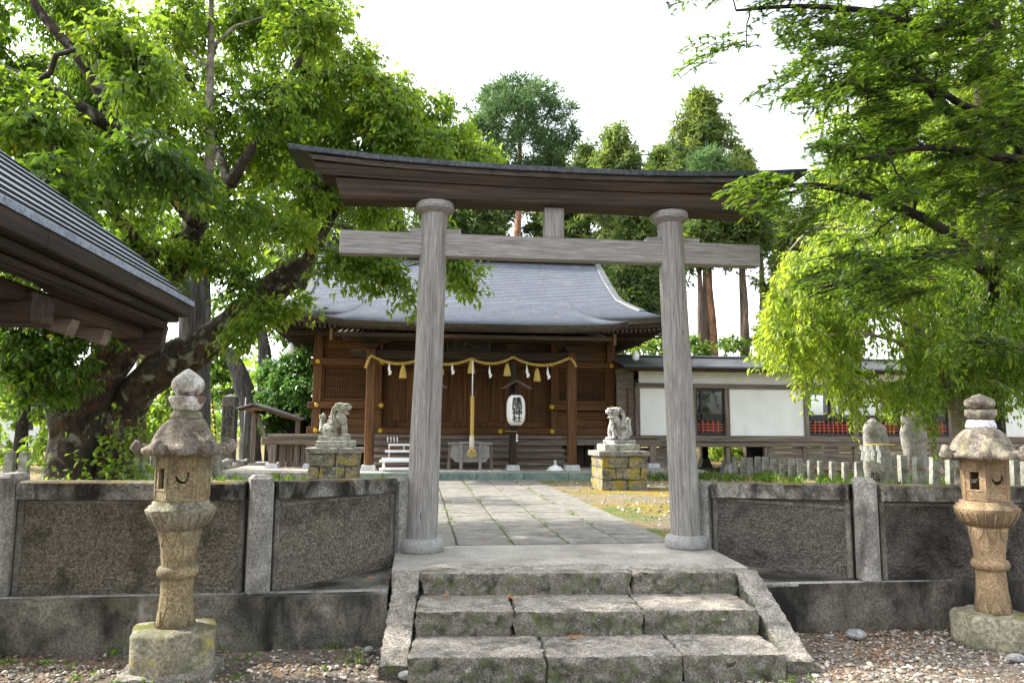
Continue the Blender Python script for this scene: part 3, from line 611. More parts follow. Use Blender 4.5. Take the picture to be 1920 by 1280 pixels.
# --- wooden stair under the porch
ns = 5
for i in range(ns):
    y0 = 17.74+i*.165; zt = ZP+.155*(i+1)+.005
    t = B('stair_tread', G['oldx'], CXH-2.32, CXH+2.32, y0, y0+.22, zt-.075, zt, .012)
    part('stair_riser', G['oldx'], t, lambda b: b.box(CXH-2.28, CXH+2.28, y0+.05, y0+.09, zt-.17, zt-.076))
# --- porch
for s in (-1, 1):
    for k, off in enumerate((2.35, .95)):
        x = CXH+s*off; w = .105 if k == 0 else .09
        p = B('porch_post', G['brownz'] if k == 0 else G['darkz'], x-w, x+w, KY-w, KY+w, ZP+.12, 2.93 if k == 0 else 2.70, .022)
        part('post_base', M_['stonewhite'], p, lambda b: b.prism([(x-w-.07, ZP-.005), (x+w+.07, ZP-.005), (x+w+.045, ZP+.122), (x-w-.045, ZP+.122)], KY-w-.06, KY+w+.06))
        if k == 0:
            part('bracket', G['darkx'], p, lambda b: (b.prism([(x-.12, 2.932), (x+.12, 2.932), (x+.17, 3.0), (x+.17, 3.05), (x-.17, 3.05), (x-.17, 3.0)], KY-.15, KY+.15),
                 b.prism([(x-.28, 3.052), (x+.28, 3.052), (x+.42, 3.10), (x+.42, 3.135), (x-.42, 3.135), (x-.42, 3.10)], KY-.07, KY+.07)))
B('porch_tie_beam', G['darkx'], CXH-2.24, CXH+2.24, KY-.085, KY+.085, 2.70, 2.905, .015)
for s in (-1, 1):
    part('beam_nose', G['darkx'], hall, lambda b: b.prism([(CXH+s*2.46, 2.715), (CXH+s*2.46, 2.905), (CXH+s*2.80, 2.905), (CXH+s*2.84, 2.87), (CXH+s*2.78, 2.82), (CXH+s*2.72, 2.76), (CXH+s*2.6, 2.725)], KY-.08, KY+.08))
    part('support_block', G['darkx'], hall, lambda b: b.prism([(CXH+s*.95-.22, 2.906), (CXH+s*.95+.22, 2.906), (CXH+s*.95+.12, 3.0), (CXH+s*.95+.2, 3.09), (CXH+s*.95-.2, 3.09), (CXH+s*.95-.12, 3.0)], KY-.06, KY+.06))
    yb = KY+.1
    B('porch_link_beam', G['darky'], CXH+s*2.27-.08, CXH+s*2.27+.08, KY+.11, FY-.1, 2.88, 3.05, .012)
B('porch_purlin', G['darkx'], CXH-3.0, CXH+3.0, KY-.09, KY+.09, 3.137, 3.27, .012)
# porch rafters and their end board
nr = 50
for i in range(nr):
    x = CXH-3.05+6.1*i/(nr-1); Mr = Matrix.Translation((x, KY, 3.32)) @ Matrix.Rotation(math.atan(.22), 4, 'X')
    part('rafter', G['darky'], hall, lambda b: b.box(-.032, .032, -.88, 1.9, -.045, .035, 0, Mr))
B('rafter_end_board', G['darkx'], CXH-3.12, CXH+3.12, KY-.935, KY-.885, 3.10, 3.19, .008)
for s in (-1, 1): B('gable_board', G['brownz'], CXH+s*3.16-.03, CXH+s*3.16+.03, KY-1.0, KY-.86, 3.0, 3.26, .006)
# --- roof surfaces
RY, RZ, EY, EZ = 22.6, 6.30, 17.7, 3.76
def prof(s): return RY+(EY-RY)*s, EZ+(RZ-EZ)*(1-s)**1.38
OUT = [(440, 603), (470, 602), (500, 601), (520, 597), (535, 590), (545, 581), (552, 568), (560, 553), (570, 528), (580, 503), (590, 476), (640, 474)]
oy = [q[0] for q in OUT]; ox = [q[1] for q in OUT]
def halfw(s):
    Y, z = prof(s); w = 4.3
    for _ in range(6):
        px, py = proj((CXH-w, Y, z)); w = .3*w+.7*(CXH-ony(np.interp(py, oy, ox), py, Y)[0])
    return w
NR_ = 46; SS = np.linspace(0, 1, NR_+1); HW = np.array([halfw(s) for s in SS]); HW = np.maximum.accumulate(np.convolve(np.pad(HW, 2, 'edge'), np.ones(5)/5, 'valid')); HW[:3] = HW[3]
ib = int(np.argmax(HW > HW[3]+.28)); U = np.linspace(-1, 1, 49)
def lift(u, s, k=1): return .16*np.abs(u)**5*max(0, (s-.55)/.45)**2*k
front = MB(); back = MB(); sides = MB()
for i in range(NR_):
    for sgn, bb in ((1, front), (-1, back)):
        (Ya, za), (Yb, zb) = prof(SS[i]), prof(SS[i+1]); rows = []
        for Y, z, w, s, dz in ((Ya, za, HW[i], SS[i], .0), (Yb, zb, HW[i+1], SS[i+1], .013), (Yb, zb, HW[i+1], SS[i+1], -.002)):
            yy = Y if sgn > 0 else 2*RY-Y
            rows.append(np.stack([CXH+U*w, np.full(49, yy), z+dz+lift(U, s)], -1))
        bb.grid(np.array(rows), False, flip=(sgn < 0))
    if i >= ib:
        for sg in (-1, 1):
            t = np.linspace(-1, 1, 31); rows = []
            for j, dz in ((i, 0), (i+1, .016), (i+1, -.002)):
                Y, z = prof(SS[j]); rows.append(np.stack([np.full(31, CXH+sg*HW[j]), RY+t*(RY-Y), z+dz+lift(t, SS[j])], -1))
            sides.grid(np.array(rows), False, flip=(sg > 0))
roof = front.build('front_roof_slope', M_['slate'], hall); back.build('back_roof_slope', M_['slate'], hall); sides.build('hip_roof_slope', M_['slate'], hall)
# soffit, fascia of the main eaves
wE = HW[-1]
def ring(inset, dz, n=33):
    t = np.linspace(-1, 1, n); w, dY = wE-inset, RY-EY-inset; out = []
    for k in range(4):
        if k == 0: P = np.stack([CXH+t*w, np.full(n, RY-dY), t*0], -1)
        if k == 1: P = np.stack([np.full(n, CXH+w), RY+t*dY, t*0], -1)
        if k == 2: P = np.stack([CXH-t*w, np.full(n, RY+dY), t*0], -1)
        if k == 3: P = np.stack([np.full(n, CXH-w), RY-t*dY, t*0], -1)
        P[:, 2] = EZ+dz+lift(t, 1); out.append(P[:-1])
    out = np.concatenate(out); return np.concatenate([out, out[:1]])
part('eave_fascia', M_['fascia'], hall, lambda b: (b.grid(np.array([ring(.0, -.004), ring(.015, -.14), ring(.09, -.15)]), False)))
part('eave_board', G['darkx'], hall, lambda b: b.grid(np.array([ring(.09, -.15), ring(.11, -.25), ring(.16, -.26)]), False))
part('soffit', G['oldx'], hall, lambda b: b.grid(np.array([ring(.15, -.16), ring(.9, -.10), ring(1.75, .06)]), False))
# rafters below the visible main eaves
for s in (-1, 1):
    for i in range(17):
        x = CXH+s*(3.25+.115*i); u = (x-CXH)/wE; z0 = EZ-.29+float(lift(np.array([u]), 1)[0])
        Mr = Matrix.Translation((x, EY+.12, z0)) @ Matrix.Rotation(.06, 4, 'X')
        part('rafter', G['darky'], hall, lambda b: b.box(-.032, .032, 0, 1.7, -.04, .035, 0, Mr))
    for i in range(34):
        y = EY+.2+.29*i; t = (y-RY)/(RY-EY); z0 = EZ-.29+float(lift(np.array([t]), 1)[0])
        x0, x1 = sorted((CXH+s*(wE-.12), CXH+s*3.85))
        part('rafter', G['darkx'], hall, lambda b: b.box(x0, x1, y-.032, y+.032, z0-.04, z0+.035))
    # plate under the rafters and a hanging lamp at the corner
    B('eave_purlin', G['darkx'], *sorted((CXH+s*3.0, CXH+s*4.6)), FY-.75, FY-.6, 3.38, 3.50)
    px_, pz_ = (545, 655) if s < 0 else (1192, 668)
    c = ony(px_, pz_, 18.3); part('eave_lamp', M_['whiteplastic'], hall, lambda b: b.lathe([(.02, .16), (.05, .13), (.09, .03), (.085, -.06), (.05, -.10), (.01, -.11)][::-1], c, 14)); part('lamp_hanger', M_['black'], hall, lambda b: b.tube([c+[0, 0, .15], c+[0, 0, .75]], .008, 6))
# gable triangles and verge boards
for s in (-1, 1):
    xg = CXH+s*(HW[3]-.45)
    pts = [prof(q) for q in SS[:ib+1]]; poly = [(y, z-.06) for y, z in pts][::-1]+[(2*RY-y, z-.06) for y, z in pts[1:]]
    part('gable_wall', G['brownz'], hall, lambda b: b.prism(poly, xg-.03, xg+.03, 'x'))
    def verge(b):
        for sg in (-1, 1):
            rows = []
            for j in range(ib+3):
                Y, z = prof(SS[j]); y = Y if sg > 0 else 2*RY-Y; x = CXH+s*HW[j]
                rows.append([(x-s*.16, y, z+.022), (x-s*.14, y, z+.055), (x+s*.03, y, z+.05), (x+s*.035, y, z-.16), (x-s*.05, y, z-.17)])
            b.grid(np.array(rows), False, flip=(s*sg > 0))
    part('verge', mat('pale_verge_metal', (.07, .075, .08), (.12, .125, .13), 6, .5, .1, 40), hall, verge)
    part('ridge_end', M_['capmetal'], hall, lambda b: (b.box(*sorted((CXH+s*4.02, CXH+s*4.12)), RY-.26, RY+.26, RZ-.12, RZ+.46, .02), b.box(*sorted((CXH+s*3.9, CXH+s*4.16)), RY-.09, RY+.09, RZ+.461, RZ+.54, .02)))
part('ridge', M_['capmetal'], hall, lambda b: b.prism([(RY-.3, RZ-.08), (RY-.2, RZ+.06), (RY-.2, RZ+.3), (RY-.26, RZ+.31), (RY-.26, RZ+.37), (RY, RZ+.42), (RY+.26, RZ+.37), (RY+.26, RZ+.31), (RY+.2, RZ+.3), (RY+.2, RZ+.06), (RY+.3, RZ-.08)], CXH-4.01, CXH+4.01, 'x'))
# porch roof flowing out of the main slope
KN = 26; kt = np.linspace(0, 1, KN+1)
def kprof(t): return 19.05+(16.28-19.05)*t, 3.40+.98*(1-t)**1.35
def kw(t): return 2.62+.80*t**1.6
def klift(u, t): return .085*np.abs(u)**4*t**2+.05*np.exp(-((np.abs(u)-1)/.05)**2)*t
kr = MB()
for i in range(KN):
    rows = []
    for t, dz in ((kt[i], 0), (kt[i+1], .013), (kt[i+1], -.002)):
        Y, z = kprof(t); rows.append(np.stack([CXH+U*kw(t), np.full(49, Y), z+dz+klift(U, t)], -1))
    kr.grid(np.array(rows), False)
kr.build('porch_roof', M_['slate'], hall)
def kedge(b):
    Y, z = kprof(1); lf = klift(U, 1)
    def R(dy, dz, w): return np.stack([CXH+U*(kw(1)-w), np.full(49, Y+dy), z+dz+lf], -1)
    b.grid(np.array([R(0, -.002, 0), R(.03, -.055, .015), R(.03, -.057, .015), R(.075, -.11, .03), R(.075, -.115, .03), R(.11, -.155, .05), R(.2, -.16, .1)]), False)
part('porch_fascia', M_['fascia'], hall, kedge)
def ksoff(b):
    rows = []
    for t in np.linspace(1, 0, 8): Y, z = kprof(t); rows.append(np.stack([CXH+U*(kw(t)-.04), np.full(49, Y+.05), z-.15+klift(U, t)+.0*U], -1))
    b.grid(np.array(rows), False)
part('porch_soffit', G['darkx'], hall, ksoff)
def kside(b):
    for s in (-1, 1):
        rows = []
        for t in kt: Y, z = kprof(t); x = CXH+s*kw(t); l = float(klift(np.array([1.0]), t)[0]); rows.append([(x, Y, z+l+.015), (x+s*.02, Y, z+l-.04), (x-s*.03, Y+.03, z+l-.16)])
        b.grid(np.array(rows), False, flip=(s > 0))
part('porch_side_fascia', M_['fascia'], hall, kside)
# name board under the porch
sb = thing('name_board', 'dark name board with gold brush writing under the porch eave', 'sign', (CXH, KY+.16, 2.93))
part('board', M_['black'], sb, lambda b: b.box(CXH-.62, CXH+.42, KY+.13, KY+.17, 2.925, 3.32, .01))
part('frame', plain('dull_gold_line', (.22, .17, .06), .5, .3), sb, lambda b: (b.box(CXH-.60, CXH+.40, KY+.122, KY+.129, 2.94, 2.952), b.box(CXH-.60, CXH+.40, KY+.122, KY+.129, 3.292, 3.304), b.box(CXH-.60, CXH-.588, KY+.122, KY+.129, 2.953, 3.291), b.box(CXH+.388, CXH+.40, KY+.122, KY+.129, 2.953, 3.291)))
_gm = plain('dull_gold', (.24, .17, .04), .5, .3)
for k, sq in enumerate(([(-.38, 3.0), (-.30, 3.06), (-.36, 3.12), (-.26, 3.16), (-.24, 3.04)], [(-.16, 3.02), (-.08, 3.10), (-.14, 3.17), (-.04, 3.15), (-.06, 3.03)], [(.02, 3.14), (.10, 3.04), (.16, 3.0), (.24, 3.03), (.2, 3.08)])):
    part('brush_stroke', _gm, sb, lambda b: b.tube([(CXH-.1+q[0], KY+.125, q[1]) for q in sq], [.006, .014, .011, .014, .005], 6))

# ================================================================ corridor wing
WY = 18.95
wing = thing('corridor_wing', 'low white walled corridor wing with brown posts right of the hall', 'building', (11, 20.4, 0))
W = lambda n, m_, *a, **k: bar(n, m_, wing, *a, **k)
XW0, XW1 = 5.60, 22.0
pxs = [(1195, 'p'), (1300, 'w'), (1363, 'p'), (1511, 'w'), (1602, 'w'), (1690, 'w'), (1780, 'w'), (1878, 'p'), (2010, 'w'), (2080, 'p')]
edges = [(ony(p, 770, WY)[0], k) for p, k in pxs]
ZS, ZL = .955, 2.19
for i in range(len(edges)):
    x, kind = edges[i]; x2 = edges[i+1][0] if i+1 < len(edges) else XW1
    W('post', G['oldz'], x-.065, x+.065, WY-.05, WY+.09, ZS, ZL, .008)
    W('post', G['oldz'], x-.065, x+.065, WY+2.86, WY+3.0, ZS, 2.62, .008)
    if kind == 'p':
        W('plaster_panel', M_['plaster'], x+.066, x2-.066, WY, WY+.05, ZS+.002, ZL, 0); W('plaster_panel', M_['plaster'], x+.066, x2-.066, WY+2.9, WY+2.95, ZS+.002, ZL, 0)
    else:
        wn = part('window', M_['black'], wing, lambda b: (b.box(x+.066, x2-.066, WY+.0, WY+.06, ZS+.002, ZS+.07), b.box(x+.066, x2-.066, WY, WY+.06, 1.37, 1.52), b.box(x+.066, x2-.066, WY, WY+.06, ZL-.08, ZL-.002), b.box(x+.066, x+.11, WY, WY+.06, ZS+.07, ZL-.08), b.box(x2-.11, x2-.066, WY, WY+.06, ZS+.07, ZL-.08), b.box((x+x2)/2-.25*(i == 1)-.02, (x+x2)/2-.25*(i == 1)+.02, WY, WY+.06, ZS+.07, ZL-.08)))
        part('pane', M_['glass2'] if 'glass2' in M_ else M_['glass'], wn, lambda b: b.box(x+.11, x2-.11, WY+.032, WY+.038, 1.52, ZL-.08))
        def redl(b):
            n = max(4, int((x2-x-.22)/.12))
            for j in range(1, n): u = x+.11+(x2-x-.22)*j/n; b.box(u-.012, u+.012, WY-.004, WY+.014, ZS+.072, 1.368)
            for j in range(1, 4): z = ZS+.07+.30*j/4; b.box(x+.112, x2-.112, WY+.0, WY+.012, z-.012, z+.012)
        part('red_lattice', M_['red'], wn, redl)
        W('rear_frame', M_['black'], x+.066, x2-.066, WY+2.9, WY+2.96, 1.37, 1.5, 0); W('rear_panel', G['oldx'], x+.066, x2-.066, WY+2.91, WY+2.95, ZS, 1.36, 0)
for y in (WY-.045, WY+2.87):
    W('lintel', G['oldx'], XW0-.06, XW1, y-.03, y+.05, 2.192, 2.31, .008)
    W('upper_plaster', M_['plaster'], XW0+.05, XW1, y+.06, y+.09, 2.312, 2.62, 0)
    W('sill', G['oldx'], XW0-.06, XW1, y-.04, y+.16, .79, .952, .01)
    W('floor_beam', G['oldx'], XW0-.06, XW1, y-.02, y+.13, .665, .783, .01)
    W('eave_beam', G['oldx'], XW0-.3, XW1, y-.05, y+.07, 2.622, 2.70, .008)
W('floor', G['oldx'], XW0, XW1, WY+.13, WY+2.8, .80, .90, 0)
W('ceiling', G['oldx'], XW0, XW1, WY, WY+2.9, 2.64, 2.67, 0)
for px in (1192, 1363, 1511, 1878):
    x, z = xz(px, 723, WY-.08); part('stud', M_['gold'], wing, lambda b: b.lathe([(.035, 0), (.03, .012), (.01, .016)], (x, 0, z), 10)).data.transform(Matrix.Translation((0, 0, 0)))
for px in (1367, 1450, 1512): pass
# link wall of planks between hall and wing
for i in range(7):
    z0 = ZS+.235*i; W('plank', G['oldx'], 5.06, XW0-.07, WY+.06, WY+.10, z0+.003, z0+.232, .004)
W('plank_door_frame', G['brownz'], 5.33, 5.38, WY+.02, WY+.058, ZS, 2.2, .004)
# under-floor boards, posts on pyramid stones
def under(px0, px1):
    x0 = ony(px0, 850, WY)[0]; x1 = ony(px1, 850, WY)[0]
    for i in range(5): z0 = .02+.125*i; W('skirt_plank', G['oldx'], x0, x1, WY+.0, WY+.03, z0+.004, z0+.12, .004)
under(1198, 1262); under(1442, 1508); under(1512, 1602); under(1606, 1750); under(1754, 2100)
for px in (1365, 1437, 1509, 1604, 1752):
    x = ony(px, 850, WY)[0]; p = W('floor_post', G['oldz'], x-.06, x+.06, WY-.03, WY+.09, .24, .665, .008)
    part('post_base', M_['concrete'], p, lambda b: b.add([(x-.19, WY-.16, -.06), (x+.19, WY-.16, -.06), (x+.19, WY+.22, -.06), (x-.19, WY+.22, -.06), (x-.1, WY-.07, .242), (x+.1, WY-.07, .242), (x+.1, WY+.13, .242), (x-.1, WY+.13, .242)], [(0, 1, 5, 4), (1, 2, 6, 5), (2, 3, 7, 6), (3, 0, 4, 7), (4, 5, 6, 7)]))
for px in (1322, 1365):
    x = ony(px, 850, WY+2.9)[0]; p = W('floor_post', G['darkz'], x-.08, x+.08, WY+2.85, WY+3.0, .24, .665, .008)
    part('post_base', M_['concrete'], p, lambda b: b.add([(x-.19, WY+2.74, -.06), (x+.19, WY+2.74, -.06), (x+.19, WY+3.12, -.06), (x-.19, WY+3.12, -.06), (x-.1, WY+2.83, .242), (x+.1, WY+2.83, .242), (x+.1, WY+3.03, .242), (x-.1, WY+3.03, .242)], [(0, 1, 5, 4), (1, 2, 6, 5), (2, 3, 7, 6), (3, 0, 4, 7), (4, 5, 6, 7)]))
xh0, xh1 = ony(1398, 850, WY+.6)[0], ony(1440, 850, WY+.6)[0]
W('under_floor_hatch', M_['black'], xh0, xh1, WY+.5, WY+.56, .1, .68, 0)
for i in range(10):
    def row(b, sg):
        y0 = (WY-.62) + 2.07*i/10; y1 = (WY-.62)+2.07*(i+1)/10+.03; z0 = 2.70+.42*i/10; z1 = z0+.045
        if sg: y0, y1 = 2*(WY+1.45)-y0, 2*(WY+1.45)-y1
        b.prism([(y0, z0), (y1, z1+.003), (y1, z1+.02), (y0, z0+.022)] if not sg else [(y1, z1+.003), (y0, z0), (y0, z0+.022), (y1, z1+.02)], XW0-.55, XW1, 'x')
    part('roof_course', M_['roofdark'], wing, lambda b: row(b, 0)); part('roof_course', M_['roofdark'], wing, lambda b: row(b, 1))
W('gutter', M_['capmetal'], XW0-.55, XW1, WY-.67, WY-.615, 2.655, 2.70, .015)
W('ridge_cap', M_['roofdark'], XW0-.5, XW1, WY+1.3, WY+1.6, 3.125, 3.19, .03)
W('end_wall', G['oldx'], XW1-.05, XW1, WY+.1, WY+2.8, ZS, 2.62, 0)
# ================================================================ stone lanterns
def plate2d(outer, holes, depth):
    """flat plate with real holes; returns verts, faces in the XY plane, centred in depth"""
    c = bpy.data.curves.new('p', 'CURVE'); c.dimensions = '2D'; c.fill_mode = 'BOTH'; c.extrude = depth/2
    for loop in [outer]+holes:
        s = c.splines.new('POLY'); s.points.add(len(loop)-1)
        for i, (x, y) in enumerate(loop): s.points[i].co = (x, y, 0, 1)
        s.use_cyclic_u = True
    o = bpy.data.objects.new('p', c); COL.objects.link(o); bpy.context.view_layer.update()
    me = bpy.data.meshes.new_from_object(o.evaluated_get(bpy.context.evaluated_depsgraph_get()))
    vs_ = [tuple(v.co) for v in me.vertices]; fs_ = [tuple(p.vertices) for p in me.polygons]
    bpy.data.objects.remove(o); bpy.data.curves.remove(c); bpy.data.meshes.remove(me); return vs_, fs_
def wobble(b, amp, sc, seed):
    V = np.array(b.v); N_ = np.stack([fbm(V+q*3.3, sc, seed+q, 3) for q in range(3)], -1); b.v = [tuple(p) for p in V+N_*amp]; return b
def hexr(a, off=0.0, k=.75):
    d = (a-off) % (math.pi/3)-math.pi/6; return 1+k*(math.cos(math.pi/6)/math.cos(d)-1)
def stone_lantern(label, x, y, pxc, lv, old, rot):
    Z = lambda py: ony(pxc, py, y)[2]
    t = thing('stone_lantern', label, 'lantern', (x, y, -.5), 'stone lanterns before the wall')
    shaft_m = M_['sand2'] if old else M_['sand']; zb0, zb1 = -.52, Z(lv['base'])
    # foot stone
    b = MB(); b.lathe([(.05, zb0), (.33, zb0), (.338, zb0+.05), (.336, zb1-.03), (.318, zb1-.008), (.2, zb1), (.03, zb1+.002)], (x, y, 0), 60, True, lambda a, r, z: hexr(a, rot, 1.0) if r > .1 else 1)
    wobble(b, .009, 9, 3 if old else 9).build('foot_stone', M_['base'], t)
    if old:
        b = rough_block(x-.32, x+.36, y-.34, y+.2, -.56, -.455, .05, .02, .03, 4); b.build('foot_slab', M_['step'], t)
    zs0, zs1, zr = zb1, Z(lv['shaft']), Z(lv['ring'])
    b = MB(); pr = []
    for u in np.linspace(0, 1, 22):
        r = .142-.032*math.sin(math.pi*min(1, u*1.02))**.8+.012*u; pr.append((r, zs0+(zs1-zs0)*u))
    def flute(a, r, z): return 1-.022*(abs(math.cos(4*(a-rot)))**10)
    b.lathe(pr, (x, y, 0), 64, True, flute); sh = wobble(b, .003, 12, 5).build('shaft', shaft_m, t)
    b = MB(); b.lathe([(.115, zr-.04), (.135, zr-.035), (.149, zr-.012), (.149, zr+.012), (.135, zr+.034), (.115, zr+.04)], (x, y, 0), 40); b.build('ring', shaft_m, sh)
    # carved petals at the foot and under the lotus table
    def petals(b):
        for k in range(8):
            a = rot+k*math.pi/4+math.pi/8
            for z0, z1, up in ((zs0+.008, zs0+.14, 1), (zs1-.10, zs1-.004, -1)):
                pts = []
                for q in np.linspace(-1, 1, 9):
                    r = .142*(.985 if up > 0 else .985); h = (1-abs(q)**2.2)
                    zz = z0+(z1-z0)*h if up > 0 else z1-(z1-z0)*h
                    u = (zz-zs0)/(zs1-zs0); rr_ = .142-.032*math.sin(math.pi*min(1, max(0, u)*1.02))**.8+.012*u+.001
                    pts.append((x+rr_*math.cos(a+q*.37), y+rr_*math.sin(a+q*.37), zz))
                b.tube(pts, .0045, 5)
    tag(part('petal_carving', shaft_m, sh, petals), kind='stuff')
    # lotus table
    zt0, zt1 = zs1, Z(lv['table']); h = zt1-zt0
    def lotus(a, r, z):
        w = abs(math.sin(5*(a-rot))); f = max(0, min(1, (z-zt0)/(h*.72))); return 1+.055*f*(w**.6-.6)
    b = MB(); b.lathe([(.13, zt0-.006), (.165, zt0), (.20, zt0+h*.2), (.232, zt0+h*.5), (.25, zt0+h*.70), (.247, zt0+h*.74), (.232, zt0+h*.755), (.225, zt0+h*.86), (.205, zt0+h*.87), (.2, zt0+h*1.0), (.02, zt1)], (x, y, 0), 120, True, lotus)
    tb = wobble(b, .004, 10, 11).build('lotus_table', M_['base'] if old else shaft_m, t)
    def ribs(b):
        for k in range(20):
            a = rot+k*math.pi/10; pts = [(x+r*math.cos(a), y+r*math.sin(a), z) for r, z in ((.17, zt0+.004), (.203, zt0+h*.2), (.236, zt0+h*.5), (.243, zt0+h*.66))]
            b.tube(pts, [.003, .007, .008, .004] if k % 2 else [.002, .004, .005, .003], 6)
    tag(part('lotus_rib', M_['base'] if old else shaft_m, tb, ribs), kind='stuff')
    # fire box, hexagonal, with openings cut through
    zf0, zf1 = zt1, Z(lv['box']); hf = zf1-zf0; R = .198; ap = R*math.cos(math.pi/6); wd_ = R
    fb = part('fire_box', shaft_m, t, lambda b: b.lathe([(R*.97, zf0), (R*1.0, zf0+.012), (R*.99, zf0+.024), (.02, zf0+.025)], (x, y, 0), 6, False, rot=rot+math.pi/6))
    part('top_plate', shaft_m, fb, lambda b: b.lathe([(.02, zf1-.025), (R*.99, zf1-.024), (R, zf1-.012), (R*.97, zf1)], (x, y, 0), 6, False, rot=rot+math.pi/6))
    def cres(cx_, cy_, r):
        A = [(cx_+r*math.cos(q), cy_+r*math.sin(q)) for q in np.linspace(math.radians(175), math.radians(390), 18)]
        Bq = [(cx_-r*.12+r*.78*math.cos(q), cy_+r*.36+r*.78*math.sin(q)) for q in np.linspace(math.radians(382), math.radians(190), 18)]
        return A+Bq
    for k in range(6):
        a = rot+k*math.pi/3; w2, h2 = wd_/2-.001, hf/2-.024
        outer = [(-w2, -h2), (w2, -h2), (w2, h2), (-w2, h2)]
        kind = {0: 'moon', 1: 'carve', 5: 'rect', 3: 'moon', 2: 'rect', 4: 'carve'}[k] if True else 0
        holes = []
        if kind == 'moon': holes = [cres(.0, .012, .050)]
        if kind == 'rect': holes = [[(-.04, -.075), (.04, -.075), (.04, .06), (-.04, .06)]]
        vs_, fs_ = plate2d(outer, holes, .028)
        Mf = Matrix.Translation((x, y, (zf0+zf1)/2)) @ Matrix.Rotation(a, 4, 'Z') @ Matrix.Translation((ap-.014, 0, 0)) @ Matrix.Rotation(math.pi/2, 4, 'Z') @ Matrix.Rotation(math.pi/2, 4, 'X')
        b = MB(); b.add([tuple(Mf @ Vector(v)) for v in vs_], fs_)
        # raised frame and reliefs
        def rb(x0, x1, y0, y1, d=.006): b.box(x0, x1, y0, y1, .0135, .0135+d, .002, Mf)
        rb(-w2, -w2+.024, -h2, h2); rb(w2-.024, w2, -h2, h2); rb(-w2+.024, w2-.024, -.088, -.078); rb(-w2+.024, w2-.024, .072, .082)
        if kind != 'rect':
            rb(-.055, .055, .09, .094, .004); b.tube([tuple(Mf @ Vector((.06*math.cos(q), -.103+.014*math.sin(q), .014))) for q in np.linspace(0, 6.28, 14)], .003, 5)
        if kind == 'moon':
            b.tube([tuple(Mf @ Vector((.06*math.cos(q), .014+.06*math.sin(q), .014))) for q in np.linspace(0, 6.28, 22)], .003, 5)
            for cx_ in (-.03, 0, .03): b.tube([tuple(Mf @ Vector((cx_+.018*math.cos(q), -.062+.009*math.sin(q), .014))) for q in np.linspace(0, 6.28, 12)], .003, 5)
        if kind == 'carve':
            b.tube([tuple(Mf @ Vector((.02*math.sin(q*3), -.06+.02*q, .014))) for q in np.linspace(0, 6, 22)], .003, 5)
            for q in np.linspace(.5, 5.5, 7): b.tube([tuple(Mf @ Vector((.02*math.sin(q*3), -.06+.02*q, .014))), tuple(Mf @ Vector((.02*math.sin(q*3)+.02*(1 if int(q*2) % 2 else -1), -.055+.02*q, .014)))], .003, 4)
        b.build('wall_panel', shaft_m, fb)
    # cap with curled corners
    zc0, zc1 = zf1, Z(lv['cap']); hc = zc1-zc0
    def capr(a, r, z): return hexr(a, rot, .85 if r > .25 else .5)
    b = MB(); b.lathe([(.16, zc0), (.27, zc0-.012), (.325, zc0-.006), (.337, zc0+.012), (.333, zc0+.036), (.295, zc0+.05), (.258, zc0+.068), (.222, zc0+hc*.55), (.182, zc0+hc*.78), (.142, zc0+hc*.94), (.10, zc1), (.02, zc1+.003)], (x, y, 0), 72, True, capr)
    for k in range(6):
        a = rot+math.pi/6+k*math.pi/3; cx_, cy_ = math.cos(a), math.sin(a)
        b.tube([(x+cx_*r, y+cy_*r, z) for r, z in ((.25, zc0+.03), (.29, zc0+.025), (.325, zc0+.03), (.345, zc0+.05), (.335, zc0+.072), (.31, zc0+.07))], [.034, .042, .048, .044, .036, .02], 10)
    wobble(b, .011, 9, 21 if old else 27).build('cap', M_['cap'], t)
    # neck, petals, jewel
    zn, zu, zj = Z(lv['neck']), Z(lv['petal']), Z(lv['top'])
    b = MB(); b.lathe([(.05, zc1-.01), (.118, zc1-.006), (.122, zc1+.01), (.105, zn-.004), (.09, zn)], (x, y, 0), 40); b.build('neck', M_['base'] if old else M_['stonewhite'], t)
    b = MB()
    if old:
        b.lathe([(.08, zn), (.10, zn+.012), (.128, zn+(zu-zn)*.6), (.138, zu-.012), (.125, zu-.002), (.06, zu)], (x, y, 0), 80, True, lambda a, r, z: 1+.08*(abs(math.sin(4*a))**.6-.6)*(r > .09))
    else:
        b.lathe([(.07, zn), (.10, zn+.012), (.125, zn+(zu-zn)*.5), (.122, zu), (.06, zu+.002)], (x, y, 0), 60, True, lambda a, r, z: 1+.12*(abs(math.sin(2.5*a))**.7-.6)*(r > .09))
    wobble(b, .005, 12, 31).build('petal_cup', M_['jewel'] if old else M_['cap'], t)
    b = MB(); hj = zj-zu; rj = .122
    b.lathe([(max(.004, rj*(math.sin(math.pi*(.14+.86*v)**1.0)**.72)*(1 if v < .6 else 1-.30*((v-.6)/.4)**1.5)), zu-.004+hj*v) for v in np.linspace(0, 1, 20)], (x, y, 0), 36)
    wobble(b, .004, 10, 41).build('jewel', M_['jewel'] if old else M_['cap'], t)
    for o in [q for q in t.children_recursive]: o.data.transform(Matrix.Diagonal((.88, .88, 1, 1)))
    return t
cl = onz(325, 1240, -.5); cr_ = onz(1862, 1196, -.5)
stone_lantern('stone lantern with white spotted jewel and crescent window left of the steps', -1.60, 5.40, 330, dict(base=1170, ring=1070, shaft=990, table=938, box=849, cap=783, neck=770, petal=742, top=690), True, math.radians(-75))
stone_lantern('warm sandstone lantern with round grey finial at the right edge', 4.36, 5.40, 1850, dict(base=1146, ring=1057, shaft=985, table=938, box=858, cap=801, neck=787, petal=768, top=736), False, math.radians(-95))

